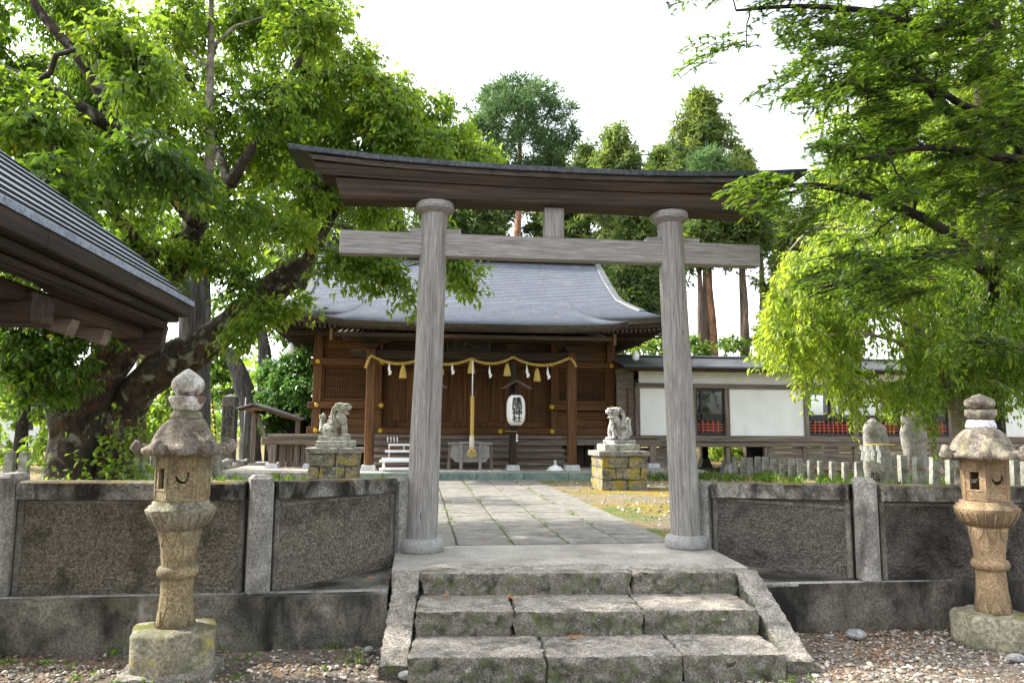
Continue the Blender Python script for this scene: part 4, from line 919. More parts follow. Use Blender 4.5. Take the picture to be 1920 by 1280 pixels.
# ================================================================ guardian lions
def blobs_mesh(bl, vox):
    b = MB()
    for c, r, e in bl:
        n, m_ = 12, 8; E = Matrix.Rotation(e, 3, 'Y')
        prof_ = [(math.sin(q), -math.cos(q)) for q in np.linspace(.05, math.pi-.05, m_)]
        k = len(b.v); b.lathe(prof_, (0, 0, 0), n)
        for i in range(k, len(b.v)): v = E @ Vector((b.v[i][0]*r[0], b.v[i][1]*r[1], b.v[i][2]*r[2])); b.v[i] = (v[0]+c[0], v[1]+c[1], v[2]+c[2])
    me = bpy.data.meshes.new('x'); me.from_pydata(b.v, [], b.f); o = bpy.data.objects.new('x', me); COL.objects.link(o)
    md = o.modifiers.new('r', 'REMESH'); md.mode = 'VOXEL'; md.voxel_size = vox; md2 = o.modifiers.new('s', 'SMOOTH'); md2.iterations = 1; md2.factor = .5
    bpy.context.view_layer.update(); out = bpy.data.meshes.new_from_object(o.evaluated_get(bpy.context.evaluated_depsgraph_get()))
    V = [tuple(v.co) for v in out.vertices]; F = [tuple(p.vertices) for p in out.polygons]
    bpy.data.objects.remove(o); bpy.data.meshes.remove(me); bpy.data.meshes.remove(out); return V, F
# local frame: faces +x, sits on z=0, about .62 m tall; e tilts about y
LION = [((-.13, 0, .13), (.15, .13, .14), 0), ((-.10, .09, .10), (.12, .06, .11), 0), ((-.10, -.09, .10), (.12, .06, .11), 0), ((-.02, .10, .03), (.09, .045, .035), 0), ((-.02, -.10, .03), (.09, .045, .035), 0),
        ((-.04, 0, .24), (.12, .11, .17), .55), ((.06, 0, .34), (.11, .115, .15), .25), ((.12, 0, .27), (.075, .09, .13), .1),
        ((.15, .065, .15), (.042, .04, .16), 0), ((.15, -.065, .15), (.042, .04, .16), 0), ((.185, .065, .03), (.07, .05, .035), 0), ((.185, -.065, .03), (.07, .05, .035), 0),
        ((.10, 0, .515), (.115, .115, .10), 0), ((.19, 0, .525), (.085, .085, .045), -.1), ((.17, 0, .435), (.075, .07, .022), .12), ((.255, 0, .55), (.03, .055, .03), 0), ((.16, 0, .59), (.085, .10, .026), -.12), ((.06, 0, .60), (.09, .095, .03), 0),
        ((.03, .11, .575), (.05, .028, .05), .4), ((.03, -.11, .575), (.05, .028, .05), .4)]
for k in range(9):
    a = k/8; LION += [((-.02-.03*math.sin(a*3), .125, .53-.27*a), (.04, .028, .036), 0), ((-.02-.03*math.sin(a*3), -.125, .53-.27*a), (.04, .028, .036), 0), ((-.035-.10*a, .03*(-1)**k, .54-.30*a), (.045, .05, .04), 0)]
LION += [((-.26, 0, .19), (.06, .06, .07), 0), ((-.27, .05, .13), (.05, .04, .05), 0), ((-.27, -.05, .13), (.05, .04, .05), 0), ((-.265, 0, .28), (.05, .045, .11), .15), ((-.235, 0, .37), (.032, .035, .08), -.3), ((-.30, 0, .36), (.026, .03, .06), -.1)]
def lion(label, x, y, z, face, mat_, turn):
    t = thing('guardian_lion', label, 'statue', (x, y, z), 'guardian lions before the hall')
    bl = LION
    V, F = blobs_mesh(bl, .0105); Mr = Matrix.Translation((x, y, z+.075)) @ Matrix.Rotation(turn, 4, 'Z')
    b = MB(); b.add([tuple(Mr @ Vector(v)) for v in V], F, True); V_ = np.array(b.v); N_ = np.stack([fbm(V_+q*3., 28, 50+q, 2) for q in range(3)], -1); b.v = [tuple(q) for q in V_+N_*.006]
    b.build('body', mat_, t)
    def eyes(b):
        for s in (-1, 1): b.lathe([(.004, -.02), (.02, -.008), (.022, .004), (.012, .018), (.002, .021)], tuple(Mr @ Vector((.225, s*.045, .527))), 10)
    part('eyes', mat_, t, eyes)
    b = rough_block(-.30, .24, -.17, .17, 0, .085, .06, .008, .012, 6, Matrix.Translation((x, y, z)) @ Matrix.Rotation(turn, 4, 'Z')); b.build('plinth', mat_, t)
    return t
def pedestal(label, x, y, ztop, zbot=-.04):
    t = thing('lion_pedestal', label, 'pedestal', (x, y, zbot), 'stone pedestals of the lions')
    h = (ztop-.13-.09-zbot)/3; w = .435
    rp = random.Random(int(x*10))
    part('core', M_['soil'], t, lambda b: b.box(x-w+.03, x+w-.03, y-w+.03, y+w-.03, zbot, ztop-.21))
    for k in range(3):
        cuts = [[-w, -.13, w], [-w, -.24, .22, w], [-w, .05, w]][k] if x < 1 else [[-w, .06, w], [-w, -.17, .3, w], [-w, .08, w]][k]
        z0 = zbot+k*h
        for i in range(len(cuts)-1):
            rough_block(x+cuts[i]+.004, x+cuts[i+1]-.004, y-w-(.03 if k == 1 else .012), y+w+.012, z0+.004, z0+h-.004, .045, .016, .018, k*7+i).build('stone_block', M_['lichen'], t)
    rough_block(x-.49, x+.49, y-.48, y+.48, ztop-.22, ztop-.125, .06, .006, .012, 3).build('cap_slab', M_['stele'], t)
    rough_block(x-.345, x+.345, y-.32, y+.32, ztop-.123, ztop, .06, .006, .012, 5).build('upper_slab', M_['lion'], t)
    return t
ly_ = 14.3
xl, zl = xz(630, 826, ly_); xr_, zr_ = xz(1159, 832, ly_-.15)
pedestal('lichened block pedestal under the left guardian lion', xl, ly_, zl)
pedestal('yellow lichened block pedestal under the right guardian lion', xr_, ly_-.15, zr_)
lion('stone guardian lion facing right on the left pedestal', xl, ly_, zl, 1, M_['lion'], math.radians(-6))
lion('stone guardian lion facing the path on the right pedestal', xr_, ly_-.15, zr_, -1, M_['lion2'], math.radians(-156))

# ================================================================ things under the porch
rope = thing('straw_rope', 'golden straw rope with tassels and white paper strips across the porch', 'rope', (CXH, KY-.15, 2.7))
RPY = KY-.15
ties = [(686, 690), (698, 667), (790, 672), (884, 672), (962, 669), (1065, 672), (1080, 688)]
mids = {1: 688, 2: 690, 3: 685, 4: 689}
def rp(px, py): q = ony(px, py, RPY); return q
rpts = []
for i in range(len(ties)-1):
    (xa, ya), (xb, yb) = ties[i], ties[i+1]; sag = {0: -6, 1: 12, 2: 11, 3: 11, 4: 14, 5: -6}[i]
    for u in np.linspace(0, 1, 14)[:-1]: rpts.append(rp(xa+(xb-xa)*u, ya+(yb-ya)*u+sag*4*u*(1-u)))
rpts.append(rp(*ties[-1])); rpts = np.array(rpts)
def twisted(b, pts, r, pitch, n=2):
    P = np.array(pts); seg = np.linalg.norm(np.diff(P, axis=0), axis=1); s = np.concatenate([[0], np.cumsum(seg)]); S_ = np.arange(0, s[-1], pitch/8)
    Q = np.stack([np.interp(S_, s, P[:, k]) for k in range(3)], -1); T = unit(np.gradient(Q, axis=0)); A = unit(np.cross(T, [0.01, 1, 0.02])); Bn = np.cross(T, A)
    for k in range(n):
        ph = S_/pitch*2*math.pi+k*2*math.pi/n; b.tube(Q+(np.cos(ph)[:, None]*A+np.sin(ph)[:, None]*Bn)*r*.5, r*.62, 6)
part('rope', M_['rope'], rope, lambda b: twisted(b, rpts, .034, .16))
def tassel(px, y0, y1):
    c = ony(px, y0, RPY); L_ = c[2]-ony(px, y1, RPY)[2]
    part('tassel', M_['rope'], rope, lambda b: b.lathe([(.01, -L_), (.085, -L_), (.088, -L_*.9), (.07, -L_*.5), (.045, -L_*.15), (.03, -L_*.08), (.035, 0), (.01, .01)], c, 18, True, lambda a, r, z: 1+.06*math.sin(9*a)))
for px, a_, c_ in ((756, 684, 709), (826, 684, 702), (884, 674, 700), (951, 682, 705), (1007, 691, 715)): tassel(px, a_, c_)
def streamer(px, y0, y1):
    top = ony(px, y0, RPY-.02); sc_ = (top[2]-ony(px, y1, RPY)[2]); x, y, z = top
    def f(b):
        segs = [((-.012, 0), (.02, 0), (.03, -.30), (-.05, -.28)), ((-.06, -.22), (.05, -.28), (.08, -.50), (-.05, -.46)), ((-.09, -.42), (.07, -.48), (.10, -.72), (-.06, -.66)), ((-.04, -.62), (.16, -.66), (.13, -.90), (-.02, -1.0))]
        for k, q in enumerate(segs): b.prism([(x+u*sc_*1.25, z+v*sc_) for u, v in q], y-.012*k-.003, y-.012*k)
    part('paper_streamer', M_['paper'], rope, f)
for px, a_, c_ in ((730, 679, 704), (848, 680, 703), (918, 686, 709), (988, 684, 709), (1027, 688, 712)): streamer(px, a_, c_)
# bell rope
BY = 16.95; bx = ony(885, 800, BY)[0]; br = thing('bell_rope', 'thick yellow bell rope hanging before the offering box', 'rope', (bx, BY, .5))
z_ = lambda py: ony(885, py, BY)[2]
part('cord', M_['paper'], br, lambda b: b.tube([(bx, BY, z_(676)), (bx, BY, z_(746))], .014, 8))
part('hook_wire', M_['black'], br, lambda b: b.tube([(bx, BY, z_(676)), (bx, KY-.07, 2.98)], .004, 5))
part('thick_rope', M_['rope'], br, lambda b: twisted(b, np.array([(bx-.0, BY, z_(743)), (bx+.004, BY, z_(780)), (bx, BY, z_(818))]), .042, .17, 3))
part('sleeve', mat('cloth_sleeve', (.5, .42, .32), (.68, .64, .56), 5, .9, .2, 40), br, lambda b: b.lathe([(.042, z_(841)), (.055, z_(838)), (.055, z_(820)), (.042, z_(816))], (bx, BY, 0), 18))
tor = [(bx+.075*math.cos(q), BY-.03, z_(849)+.075*math.sin(q)) for q in np.linspace(0, 2*math.pi, 28)]
part('rope_ring', M_['rope'], br, lambda b: (b.tube(tor, .026, 8), b.tube([(bx-.055, BY-.05, z_(846)), (bx, BY-.06, z_(850)), (bx+.05, BY-.05, z_(844))], .018, 7), b.tube([(bx, BY-.06, z_(850)), (bx+.01, BY-.06, z_(855))], .014, 7)))
# offering box: sloping trough on trestle legs
ob = thing('offering_box', 'weathered grey offering trough on trestle legs under the bell rope', 'offering box', (CXH, 17.2, ZP))
oy_ = 17.1; X0, X1 = ony(842, 850, oy_)[0], ony(922, 850, oy_)[0]; zt, zb_ = ony(885, 832, oy_)[2], ony(885, 866, oy_)[2]; ZB = ZP
part('trough', G['greyx'], ob, lambda b: b.prism([(X0+.04, zb_+.12), (X0+.15, zb_), (X1-.15, zb_), (X1-.04, zb_+.12), (X1-.06, zt-.03), (X0+.06, zt-.03)], oy_-.02, oy_+.42))
part('top_rail', G['greyx'], ob, lambda b: (b.box(X0-.02, X1+.02, oy_+.05, oy_+.11, zt-.02, zt+.03, .008), b.box(X0-.02, X1+.02, oy_+.36, oy_+.42, zt-.02, zt+.03, .008), b.box(X0+.22, X1-.22, oy_-.06, oy_-.0, zt+.0, zt+.05, .008)))
for s in (0, 1):
    xq = X0+.24 if s == 0 else X1-.30
    part('leg', G['greyz'], ob, lambda b: b.box(xq, xq+.065, oy_-.08, oy_-.021, ZB, zt-.001, .006))
    xq = X0-.02 if s == 0 else X1-.045
    part('leg', G['oldz'], ob, lambda b: b.prism([(xq-.02 if s == 0 else xq+.02, ZB), (xq+.05 if s == 0 else xq+.09, ZB), (xq+.07, zt-.02), (xq+.015, zt-.02)], oy_+.12, oy_+.18))
tag(part('offering_mat', mat('worn_mat', (.42, .39, .36), (.6, .57, .54), 6, .9, .2, 40), None, lambda b: b.prism([(X0-.28, oy_-.28), (X1+.30, oy_-.25), (X1+.2, oy_+.5), (X0-.2, oy_+.5)], ZP+.0, ZP+.018, 'z')), 'thin worn mat lying under the offering trough', 'mat')
# paper lanterns on the inner posts, each under a little roof
def paper_lantern(label, s):
    x = CXH+s*.95+(.03 if s > 0 else .0); y = KY-.30; z0, z1 = ony(966, 797, y)[2], ony(966, 741, y)[2]; R = .215
    t = thing('paper_lantern', label, 'lantern', (x, y, z0-.06), 'paper lanterns of the porch')
    b = MB(); prof_ = []
    for u in np.linspace(0, 1, 60):
        e = abs(2*u-1); r = R*(1-.38*e**5)*(1+.006*math.sin(u*28*2*math.pi)); prof_.append((r*(.86+.14*math.sin(math.pi*u)**.5), z0+(z1-z0)*u))
    b.lathe(prof_, (x, y, 0), 36); bd = b.build('paper_body', M_['paper'], t)
    for za, zb2 in ((z0-.055, z0+.006), (z1-.006, z1+.05)): part('lantern_ring', M_['black'], t, lambda b: b.lathe([(.09, za), (.105, za+.004), (.105, zb2-.004), (.09, zb2)], (x, y, 0), 24))
    # the four characters, wrapped round the body
    for k, ch in enumerate('護国神社'):
        zc = z1-.06-(z1-z0-.12)*(k+.5)/4
        o = text_mesh('character', ch, .16, M_['ink'], bd, Matrix.Translation(parent_origin(bd)), .001, 0.0)
        off = np.array(parent_origin(bd))
        bm = bmesh.new(); bm.from_mesh(o.data); bmesh.ops.triangulate(bm, faces=bm.faces[:])
        for q in np.arange(-.09, .0901, .012): bmesh.ops.bisect_plane(bm, geom=bm.verts[:]+bm.edges[:]+bm.faces[:], plane_co=(q, 0, 0), plane_no=(1, 0, 0))
        for q in np.arange(-.09, .0901, .03): bmesh.ops.bisect_plane(bm, geom=bm.verts[:]+bm.edges[:]+bm.faces[:], plane_co=(0, q, 0), plane_no=(0, 1, 0))
        g0 = bm.verts[:]+bm.edges[:]+bm.faces[:]                       # a heavier brush: the strokes laid twice more, slightly shifted
        for k_, (dx, dy) in enumerate(((.005, 0), (.0025, .005))):
            dv = [q for q in bmesh.ops.duplicate(bm, geom=g0)['geom'] if isinstance(q, bmesh.types.BMVert)]; bmesh.ops.translate(bm, verts=dv, vec=(dx, dy, .0006*(k_+1)))
        bm.to_mesh(o.data); bm.free()
        for v in o.data.vertices:
            p = np.array(v.co)*[1.55, .98, 1]; a = -math.pi/2+p[0]/R
            u = (zc+p[1]-z0)/(z1-z0); e = abs(2*u-1); rr_ = R*(1-.38*e**5)*(.86+.14*math.sin(math.pi*min(max(u, .001), .999))**.5)+.016+p[2]
            v.co = (x+rr_*math.cos(a)-off[0], y+rr_*math.sin(a)-off[1], zc+p[1]-off[2])
    zr = ony(966, 712, y)[2]
    for sg in (-1, 1):
        for q in range(2):
            Mr = Matrix.Translation((x, y, zr-.012*q)) @ Matrix.Rotation(sg*.52, 4, 'Y')
            part('roof_board', G['oldx'], t, lambda b: b.box(*sorted((sg*(.0+.01*q), sg*(.40-.03*q))), -.20+.02*q, .20, -.016-.014*q, -.002-.014*q, .003, Mr))
    part('bracket_post', G['darkz'], t, lambda b: b.box(x-.03+.02, x+.03+.02, y+.19, y+.215, .2, zr-.04, .004))
    part('hanger', G['oldy'], t, lambda b: (b.box(x-.015, x+.015, y-.02, y+.24, zr-.16, zr-.12), b.box(x-.006, x+.006, y-.006, y+.006, z1+.045, zr-.158)))
    if s > 0:
        part('tie_cord', M_['rope'], t, lambda b: (b.tube([(x-.22, y+.18, z0-.13), (x+.05, y+.17, z0-.14)], .008, 5), b.tube([(x+.03, y+.16, z0-.14), (x+.05, y+.14, z0-.22), (x+.04, y+.15, z0-.33)], .007, 5)))
        for q in range(3): part('paper_knot', M_['paper'], t, lambda b: b.prism([(x+.03, z0-.2-.06*q), (x+.075, z0-.22-.06*q), (x+.05, z0-.26-.06*q), (x+.02, z0-.24-.06*q)], y+.12, y+.125))
paper_lantern('white paper lantern with four black characters under a little roof', 1)
paper_lantern('white paper lantern mostly hidden behind the left gate pillar', -1)
# fortune rack of white rods left of the offering box
fr = thing('fortune_rack', 'white tiered rack for paper fortunes left of the offering trough', 'rack', (-.55, 17.15, ZP))
fy = 17.15; q0 = lambda px, py: xz(px, py, fy)
for k, (xa, xb, yy) in enumerate(((728, 785, 833), (722, 788, 845), (716, 790, 859), (712, 792, 863))):
    a, c = q0(xa, yy), q0(xb, yy); part('shelf', M_['whiteplastic'], fr, lambda b: b.box(a[0], c[0], fy-.03-.05*k, fy+.05-.05*k, a[1]-.03, a[1]+.02, .008))
for xa, yy0, yy1 in ((729, 835, 860), (757, 834, 848), (782, 835, 860)):
    a, c = q0(xa, yy1), q0(xa, yy0); part('upright', M_['whiteplastic'], fr, lambda b: b.box(a[0]-.018, a[0]+.018, fy+.052, fy+.08, a[1], c[1], .004))
for xa in (727, 733, 739, 745, 770, 776): a, c = q0(xa, 829), q0(xa, 819); part('rod', M_['whiteplastic'], fr, lambda b: b.tube([(a[0], fy, a[1]), (c[0], fy, c[1])], .011, 6))
for yy in (829, 841, 855): a, c = q0(718, yy), q0(790, yy); part('wire', M_['rust'], fr, lambda b: b.tube([(a[0], fy-.05, a[1]), (c[0], fy-.05, c[1])], .008, 5))
for xa in (720, 784):
    a = q0(xa, 864); part('leg', M_['whiteplastic'], fr, lambda b: b.box(a[0]-.03, a[0]+.03, fy-.1, fy+.06, ZP, a[1]-.0, .006))
a, c = q0(712, 874), q0(790, 874); part('base_tube', M_['whiteplastic'], fr, lambda b: (b.box(a[0]+.1, c[0], fy-.2, fy-.12, ZP+.02, ZP+.09, .02), b.tube([(a[0], fy-.16, ZP+.05), (a[0]+.12, fy-.16, ZP+.05)], [.02, .05], 8)))
# parasol foot
fx, _z = xz(1041, 880, 17.2)
um = thing('parasol_foot', 'small white plastic parasol foot beside the right porch post', 'stand', (fx, 17.2, ZP))
part('weight', M_['whiteplastic'], um, lambda b: b.lathe([(.01, ZP-.002), (.17, ZP), (.165, ZP+.03), (.12, ZP+.09), (.05, ZP+.12), (.045, ZP+.13)], (fx, 17.2, 0), 24))
part('socket', M_['whiteplastic'], um, lambda b: b.lathe([(.032, ZP+.128), (.03, ZP+.21), (.036, ZP+.213), (.036, ZP+.23), (.02, ZP+.232)], (fx, 17.2, 0), 16))
for s in (-1, 1): part('fin', M_['whiteplastic'], um, lambda b: b.prism([(fx+s*.16, ZP), (fx+s*.21, ZP), (fx+s*.12, ZP+.10)], 17.18, 17.22))

# ================================================================ stones and fences
def standing(label, px, ptop, pbot, wpx, Y, mat_, seed, lean=0.0, taper=.75, zb=-.08):
    x, zt = xz(px, ptop, Y); w = wpx*Y/FPX/2*1.02; b = MB(); prof_ = []; H_ = zt-zb
    for u in np.linspace(0, 1, 26): prof_.append((w*(1-(1-taper)*u)*(1-(max(0, u-.8)/.2)**2.2*.85)+1e-3, zb+H_*u))
    b.lathe(prof_, (0, 0, 0), 40, True, lambda a, r, z: 1.0 if True else 1)
    V = np.array(b.v); V[:, 1] *= .42; u = (V[:, 2]-zb)/H_; V[:, 0] += lean*u**2*w; V += np.stack([fbm(V+q*4, 2.4, seed+q, 4) for q in range(3)], -1)*.05*np.array([1, .7, .3]); V += [x, Y, 0]
    b.v = [tuple(q) for q in V]; t = thing('monument_stone', label, 'monument', (x, Y, zb)); b.build('stone', mat_, t, True); return t, x, zt, w
t, x, zt, w = standing('leaning grey stele with rope and paper strips at the wall post', 1645, 785, 915, 58, 13.6, M_['stele'], 5, -.35, .9)
Y_ = 13.6; zr = ony(1645, 834, Y_)[2]
part('rope', M_['rope'], t, lambda b: b.tube([(x+1.02*w*math.cos(a), Y_+.47*w*math.sin(a)-.02, zr-.01*math.sin(a)) for a in np.linspace(0, 2*math.pi, 40)], .014, 6))
for px, y1 in ((1615, 862), (1624, 863), (1633, 861), (1645, 866)):
    xx, za = xz(px, 834, Y_-.3); zb2 = ony(px, y1, Y_-.3)[2]; h = za-zb2
    part('paper_strip', M_['paper'], t, lambda b: [b.prism([(xx-.02+.025*((k % 2)), za-h*k/3), (xx+.03+.025*(k % 2), za-h*k/3-.01), (xx+.045+.02*(k % 2), za-h*(k+1)/3-.02), (xx-.03+.02*(k % 2), za-h*(k+1)/3)], Y_-.3-.008*k, Y_-.296-.008*k) for k in range(3)])
xx, zc = xz(1640, 893, Y_-.28)
text_mesh('inscription', '陰', .2, M_['ink'], t, Matrix.Translation((xx, Y_-.305, zc-.02)) @ Matrix.Rotation(math.pi/2, 4, 'X'), .004, .002)
standing('tall pale standing stone under the weeping cherry', 1708, 735, 908, 56, 15.2, M_['stele'], 9, .1, .78)
# carved marker post on a boulder, left of the hall
mY = 20.4; mx, mz1 = xz(433, 738, mY); mz0 = ony(433, 862, mY)[2]
mk = thing('marker_post', 'square stone marker post carved with three characters left of the hall', 'monument', (mx, mY, -.05))
hw = 11.5*mY/FPX
part('shaft', M_['marker'], mk, lambda b: (b.box(mx-hw, mx+hw, mY-hw, mY+hw, mz0-.05, mz1-.08, .012), b.add([(mx-hw, mY-hw, mz1-.08), (mx+hw, mY-hw, mz1-.08), (mx+hw, mY+hw, mz1-.08), (mx-hw, mY+hw, mz1-.08), (mx, mY, mz1)], [(0, 1, 4), (1, 2, 4), (2, 3, 4), (3, 0, 4)])))
for ch, py in (('招', 770), ('魂', 790), ('社', 809)): text_mesh('carved_character', ch, .27, M_['ink'], mk, Matrix.Translation((mx-.01, mY-hw-.002, ony(433, py, mY)[2]-.02)) @ Matrix.Rotation(math.pi/2, 4, 'X'), .003)
rough_block(mx-.55, mx+.55, mY-.4, mY+.4, -.1, mz0-.01, .07, .06, .12, 8).build('boulder_base', M_['stele'], mk)
# small roofed shed
sY = 20.0; s0, s1 = xz(478, 770, sY)[0], xz(560, 770, sY)[0]; sz = ony(480, 775, sY)[2]
sd = thing('wooden_shed', 'small open wooden shed with dark pitched roof left of the hall', 'shed', ((s0+s1)/2, sY+.6, 0))
part('back_wall', G['darkz'], sd, lambda b: b.box(s0+.1, s1+.1, sY+.9, sY+.95, .2, sz-.1))
part('side_wall', G['darkz'], sd, lambda b: b.box(s1+.02, s1+.07, sY+.06, sY+.9, .2, sz-.2))
part('floor', M_['concrete'], sd, lambda b: b.box(s0-.1, s1+.1, sY-.1, sY+1, -.08, .2, .02))
for xq in (s0, s1): part('post', G['oldz'], sd, lambda b: b.box(xq-.06, xq+.06, sY-.06, sY+.06, .2, sz, .008))
Mb = Matrix.Translation((s0+.28, sY-.0, .85)) @ Matrix.Rotation(-.34, 4, 'Y'); part('brace', G['oldz'], sd, lambda b: b.box(-.045, .045, -.04, .04, -.72, .60, .006, Mb))
ap_ = (s0+.0, ony(480, 762, sY)[2]+.05)
for sg, L_ in ((-1, .42), (1, 1.32)):
    Mr = Matrix.Translation((ap_[0], sY+.45, ap_[1])) @ Matrix.Rotation(sg*.30, 4, 'Y')
    part('roof_slope', M_['roofdark'], sd, lambda b: b.box(*sorted((0, sg*L_)), -.75, .75, -.02, .03, .006, Mr))
    part('roof_batten', G['brownx'], sd, lambda b: b.box(*sorted((.02*sg, sg*(L_-.05))), -.70, -.64, -.075, -.021, .004, Mr))
part('roof_purlin', G['browny'], sd, lambda b: (b.box(s0-.06, s0+.06, sY-.32, sY+1.2, sz-.0, sz+.09, .006)))
# picket fences of old concrete
def fence(label, pts, hpx, wid, n_skip=()):
    f0 = pts[0]; t = thing('picket_fence', label, 'fence', (f0[0], f0[1], -.05)); tops = []
    for i, (x, y) in enumerate(pts):
        h = hpx[i]; dz = random.uniform(-.02, .02); le = random.uniform(-.03, .03)
        Mp = Matrix.Translation((x, y, -.06)) @ Matrix.Rotation(le, 4, 'Y') @ Matrix.Rotation(random.uniform(-.2, .2), 4, 'Z')
        part('picket', M_['picket'], t, lambda b: b.prism([(-wid/2, 0), (wid/2, 0), (wid*.42, h+.06+dz), (-wid*.42, h+.06+dz)], -wid*.35, wid*.35, 'y', Mp))
    P = [(x, y, .62*hpx[i]) for i, (x, y) in enumerate(pts)]; part('rod', M_['rust'], t, lambda b: b.tube(P, .011, 6))
pp = []
for px in (1378, 1394, 1407, 1421, 1436, 1451, 1467, 1484, 1501, 1520, 1539, 1561, 1585, 1609):
    u = (px-1394)/(1609-1394); Y = 18.1-3.3*u; pp.append((ony(px, 880, Y)[0], Y))
fence('row of short concrete pickets before the corridor wing', pp, [.44]*len(pp), .14)
pp = [(ony(px, 880, Y)[0], Y) for px, Y in ((1672, 14.2), (1694, 13.8), (1721, 13.4), (1752, 13.0), (1783, 12.6), (1816, 12.2), (1905, 11.6), (1925, 11.3))]
fence('row of concrete pickets behind the right lantern under the trees', pp, [.62]*len(pp), .17)
pp = [(ony(px, 880, Y)[0], Y) for px, Y in ((18, 15), (46, 15), (205, 16.3), (219, 16.3), (234, 16.3), (252, 16.4), (270, 16.5), (290, 16.6), (392, 17.2), (408, 17.3))]
fence('row of concrete pickets behind the old cherry trunk', pp, [.62]*len(pp), .17)
# poles at the left
for px, y0, y1, Y, r, lb in ((373, 640, 900, 22, .055, 'slim grey pole beside the furrowed trunk'), (461, 745, 890, 23, .035, 'thin dark pole behind the wooden shed')):
    x = ony(px, 760, Y)[0]; zt = ony(px, y0, Y)[2]; t = thing('utility_pole', lb, 'pole', (x, Y, -.05)); part('shaft', M_['pole'], t, lambda b: b.lathe([(r, -.05), (r*.85, zt)], (x, Y, 0), 12)); part('foot', M_['concrete'], t, lambda b: b.lathe([(r*2.2, -.06), (r*2.2, .04), (r*1.2, .06)], (x, Y, 0), 12))
gy = thing('striped_guy_cover', 'yellow and black striped guard on a slanting guy wire', 'guy wire', (ony(402, 850, 23)[0], 23, 0))
P0, P1 = ony(397, 752, 23), ony(404, 818, 23); P2 = ony(410, 880, 23); P2[2] = -.03
part('wire', M_['pole'], gy, lambda b: b.tube([ony(385, 640, 23), P0, P2], .012, 6))
for k in range(14):
    a, c = P0+(P1-P0)*k/14, P0+(P1-P0)*(k+1)/14
    part('stripe', M_['gold'] if k % 2 else M_['black'], gy, lambda b: b.tube([a, c], .035, 8))

# ================================================================ water pavilion roof at the left edge
PX_, PZ_, PY0, PY1 = -1.42, 1.85, -.6, 4.78
pv = thing('water_pavilion', 'pavilion with blue grey sheet roof reaching in at the left edge', 'pavilion', (-3.2, 2.2, -.5))
PT = .80; NRW = 14; rw = .2
ca, sa = math.cos(math.atan(PT)), math.sin(math.atan(PT))
for i in range(NRW):
    n = 5; offx = .0 if i % 2 else .5; u_ = (i+.5)*rw; yend = PY1+.95*math.sin(math.pi*min(1, u_/1.9)) if i else PY1+.06
    edges_ = sorted(set(round(PY0+(yend-PY0)*max(0, min(1, (j+offx)/n)), 4) for j in range(-1, n+1)))
    for j_, (e0, e1) in enumerate(zip(edges_[:-1], edges_[1:])):
        u0, u1 = i*rw-.02, (i+1)*rw+.03; cv = lambda u: .05*max(0, 1-u/.8)**2; last = j_ == len(edges_)-2
        ye = lambda u: PY1+.95*math.sin(math.pi*min(1, max(0, u)/1.9))
        def sh(b):
            q = lambda u, d: (PX_-u*ca, PZ_+u*sa+cv(u)+d-.05)
            us = [u0, u0, (u0+u1)/2, u1, u1]; pr = [q(u, d) for u, d in zip(us, (.0, .030, .022, .010, -.004))]
            V = [(p[0], e0+.002, p[1]) for p in pr]+[(p[0], (ye(u) if last else e1-.002), p[1]) for p, u in zip(pr, us)]
            b.add(V, [(4, 3, 2, 1, 0), (5, 6, 7, 8, 9)]+[(k, (k+1) % 5, 5+(k+1) % 5, 5+k) for k in range(5)])
        part('roof_sheet', M_['slate2'], pv, sh)
    if i: part('course_shadow', M_['black'], pv, lambda b: b.box(PX_-(i*rw-.02)*ca-.004, PX_-(i*rw-.02)*ca+.012, PY0, PY1+.95*math.sin(math.pi*min(1, i*rw/1.9))-.01, PZ_+(i*rw-.02)*sa+.05*max(0, 1-(i*rw-.02)/.8)**2-.045, PZ_+(i*rw-.02)*sa+.05*max(0, 1-(i*rw-.02)/.8)**2-.026))  # black strips paint in the shadow line along each roof course
# layered eave boards
for k, (dx, z0, z1, mm) in enumerate(((-.01, -.085, .004, M_['under']), (.04, -.125, -.087, M_['under']), (.085, -.16, -.127, M_['under']))):
    n = 6+k
    for j in range(n):
        a, c = PY0+(PY1-.05-.05*k-PY0)*j/n, PY0+(PY1-.05-.05*k-PY0)*(j+1)/n
        part('eave_board', mm, pv, lambda b: b.box(PX_-dx-.10, PX_-dx, a+.001, c-.001, PZ_+z0, PZ_+z1, .006))
part('soffit', M_['under'], pv, lambda b: b.prism([(PX_-.1, PZ_-.17), (PX_-3.2, PZ_+2.2), (PX_-3.2, PZ_+2.26), (PX_-.1, PZ_-.01)], PY0, PY1-.15, 'y'))
part('eave_purlin', G['darky'], pv, lambda b: b.box(PX_-.36, PX_-.22, PY0, PY1-.12, PZ_-.235, PZ_-.165, .01))
for j in range(13):
    y = PY0+.15+j*.385
    Mr = Matrix.Translation((PX_-.24, y, PZ_-.275)) @ Matrix.Rotation(.32, 4, 'Y')
    part('rafter', G['oldx'], pv, lambda b: b.box(-1.1, .0, -.04, .04, -.05, .035, .006, Mr))
part('cross_beam', G['darkx'], pv, lambda b: b.box(PX_-3.5, -1.60, 3.28, 3.46, 1.525, 1.665, .012))
part('cross_beam', G['darkx'], pv, lambda b: b.box(PX_-3.5, PX_-.62, .6, .8, PZ_-.40, PZ_-.16, .015))
part('side_beam', G['darky'], pv, lambda b: b.box(PX_-1.85, PX_-1.65, PY0+.2, PY1-.5, PZ_-.55, PZ_-.41, .015))
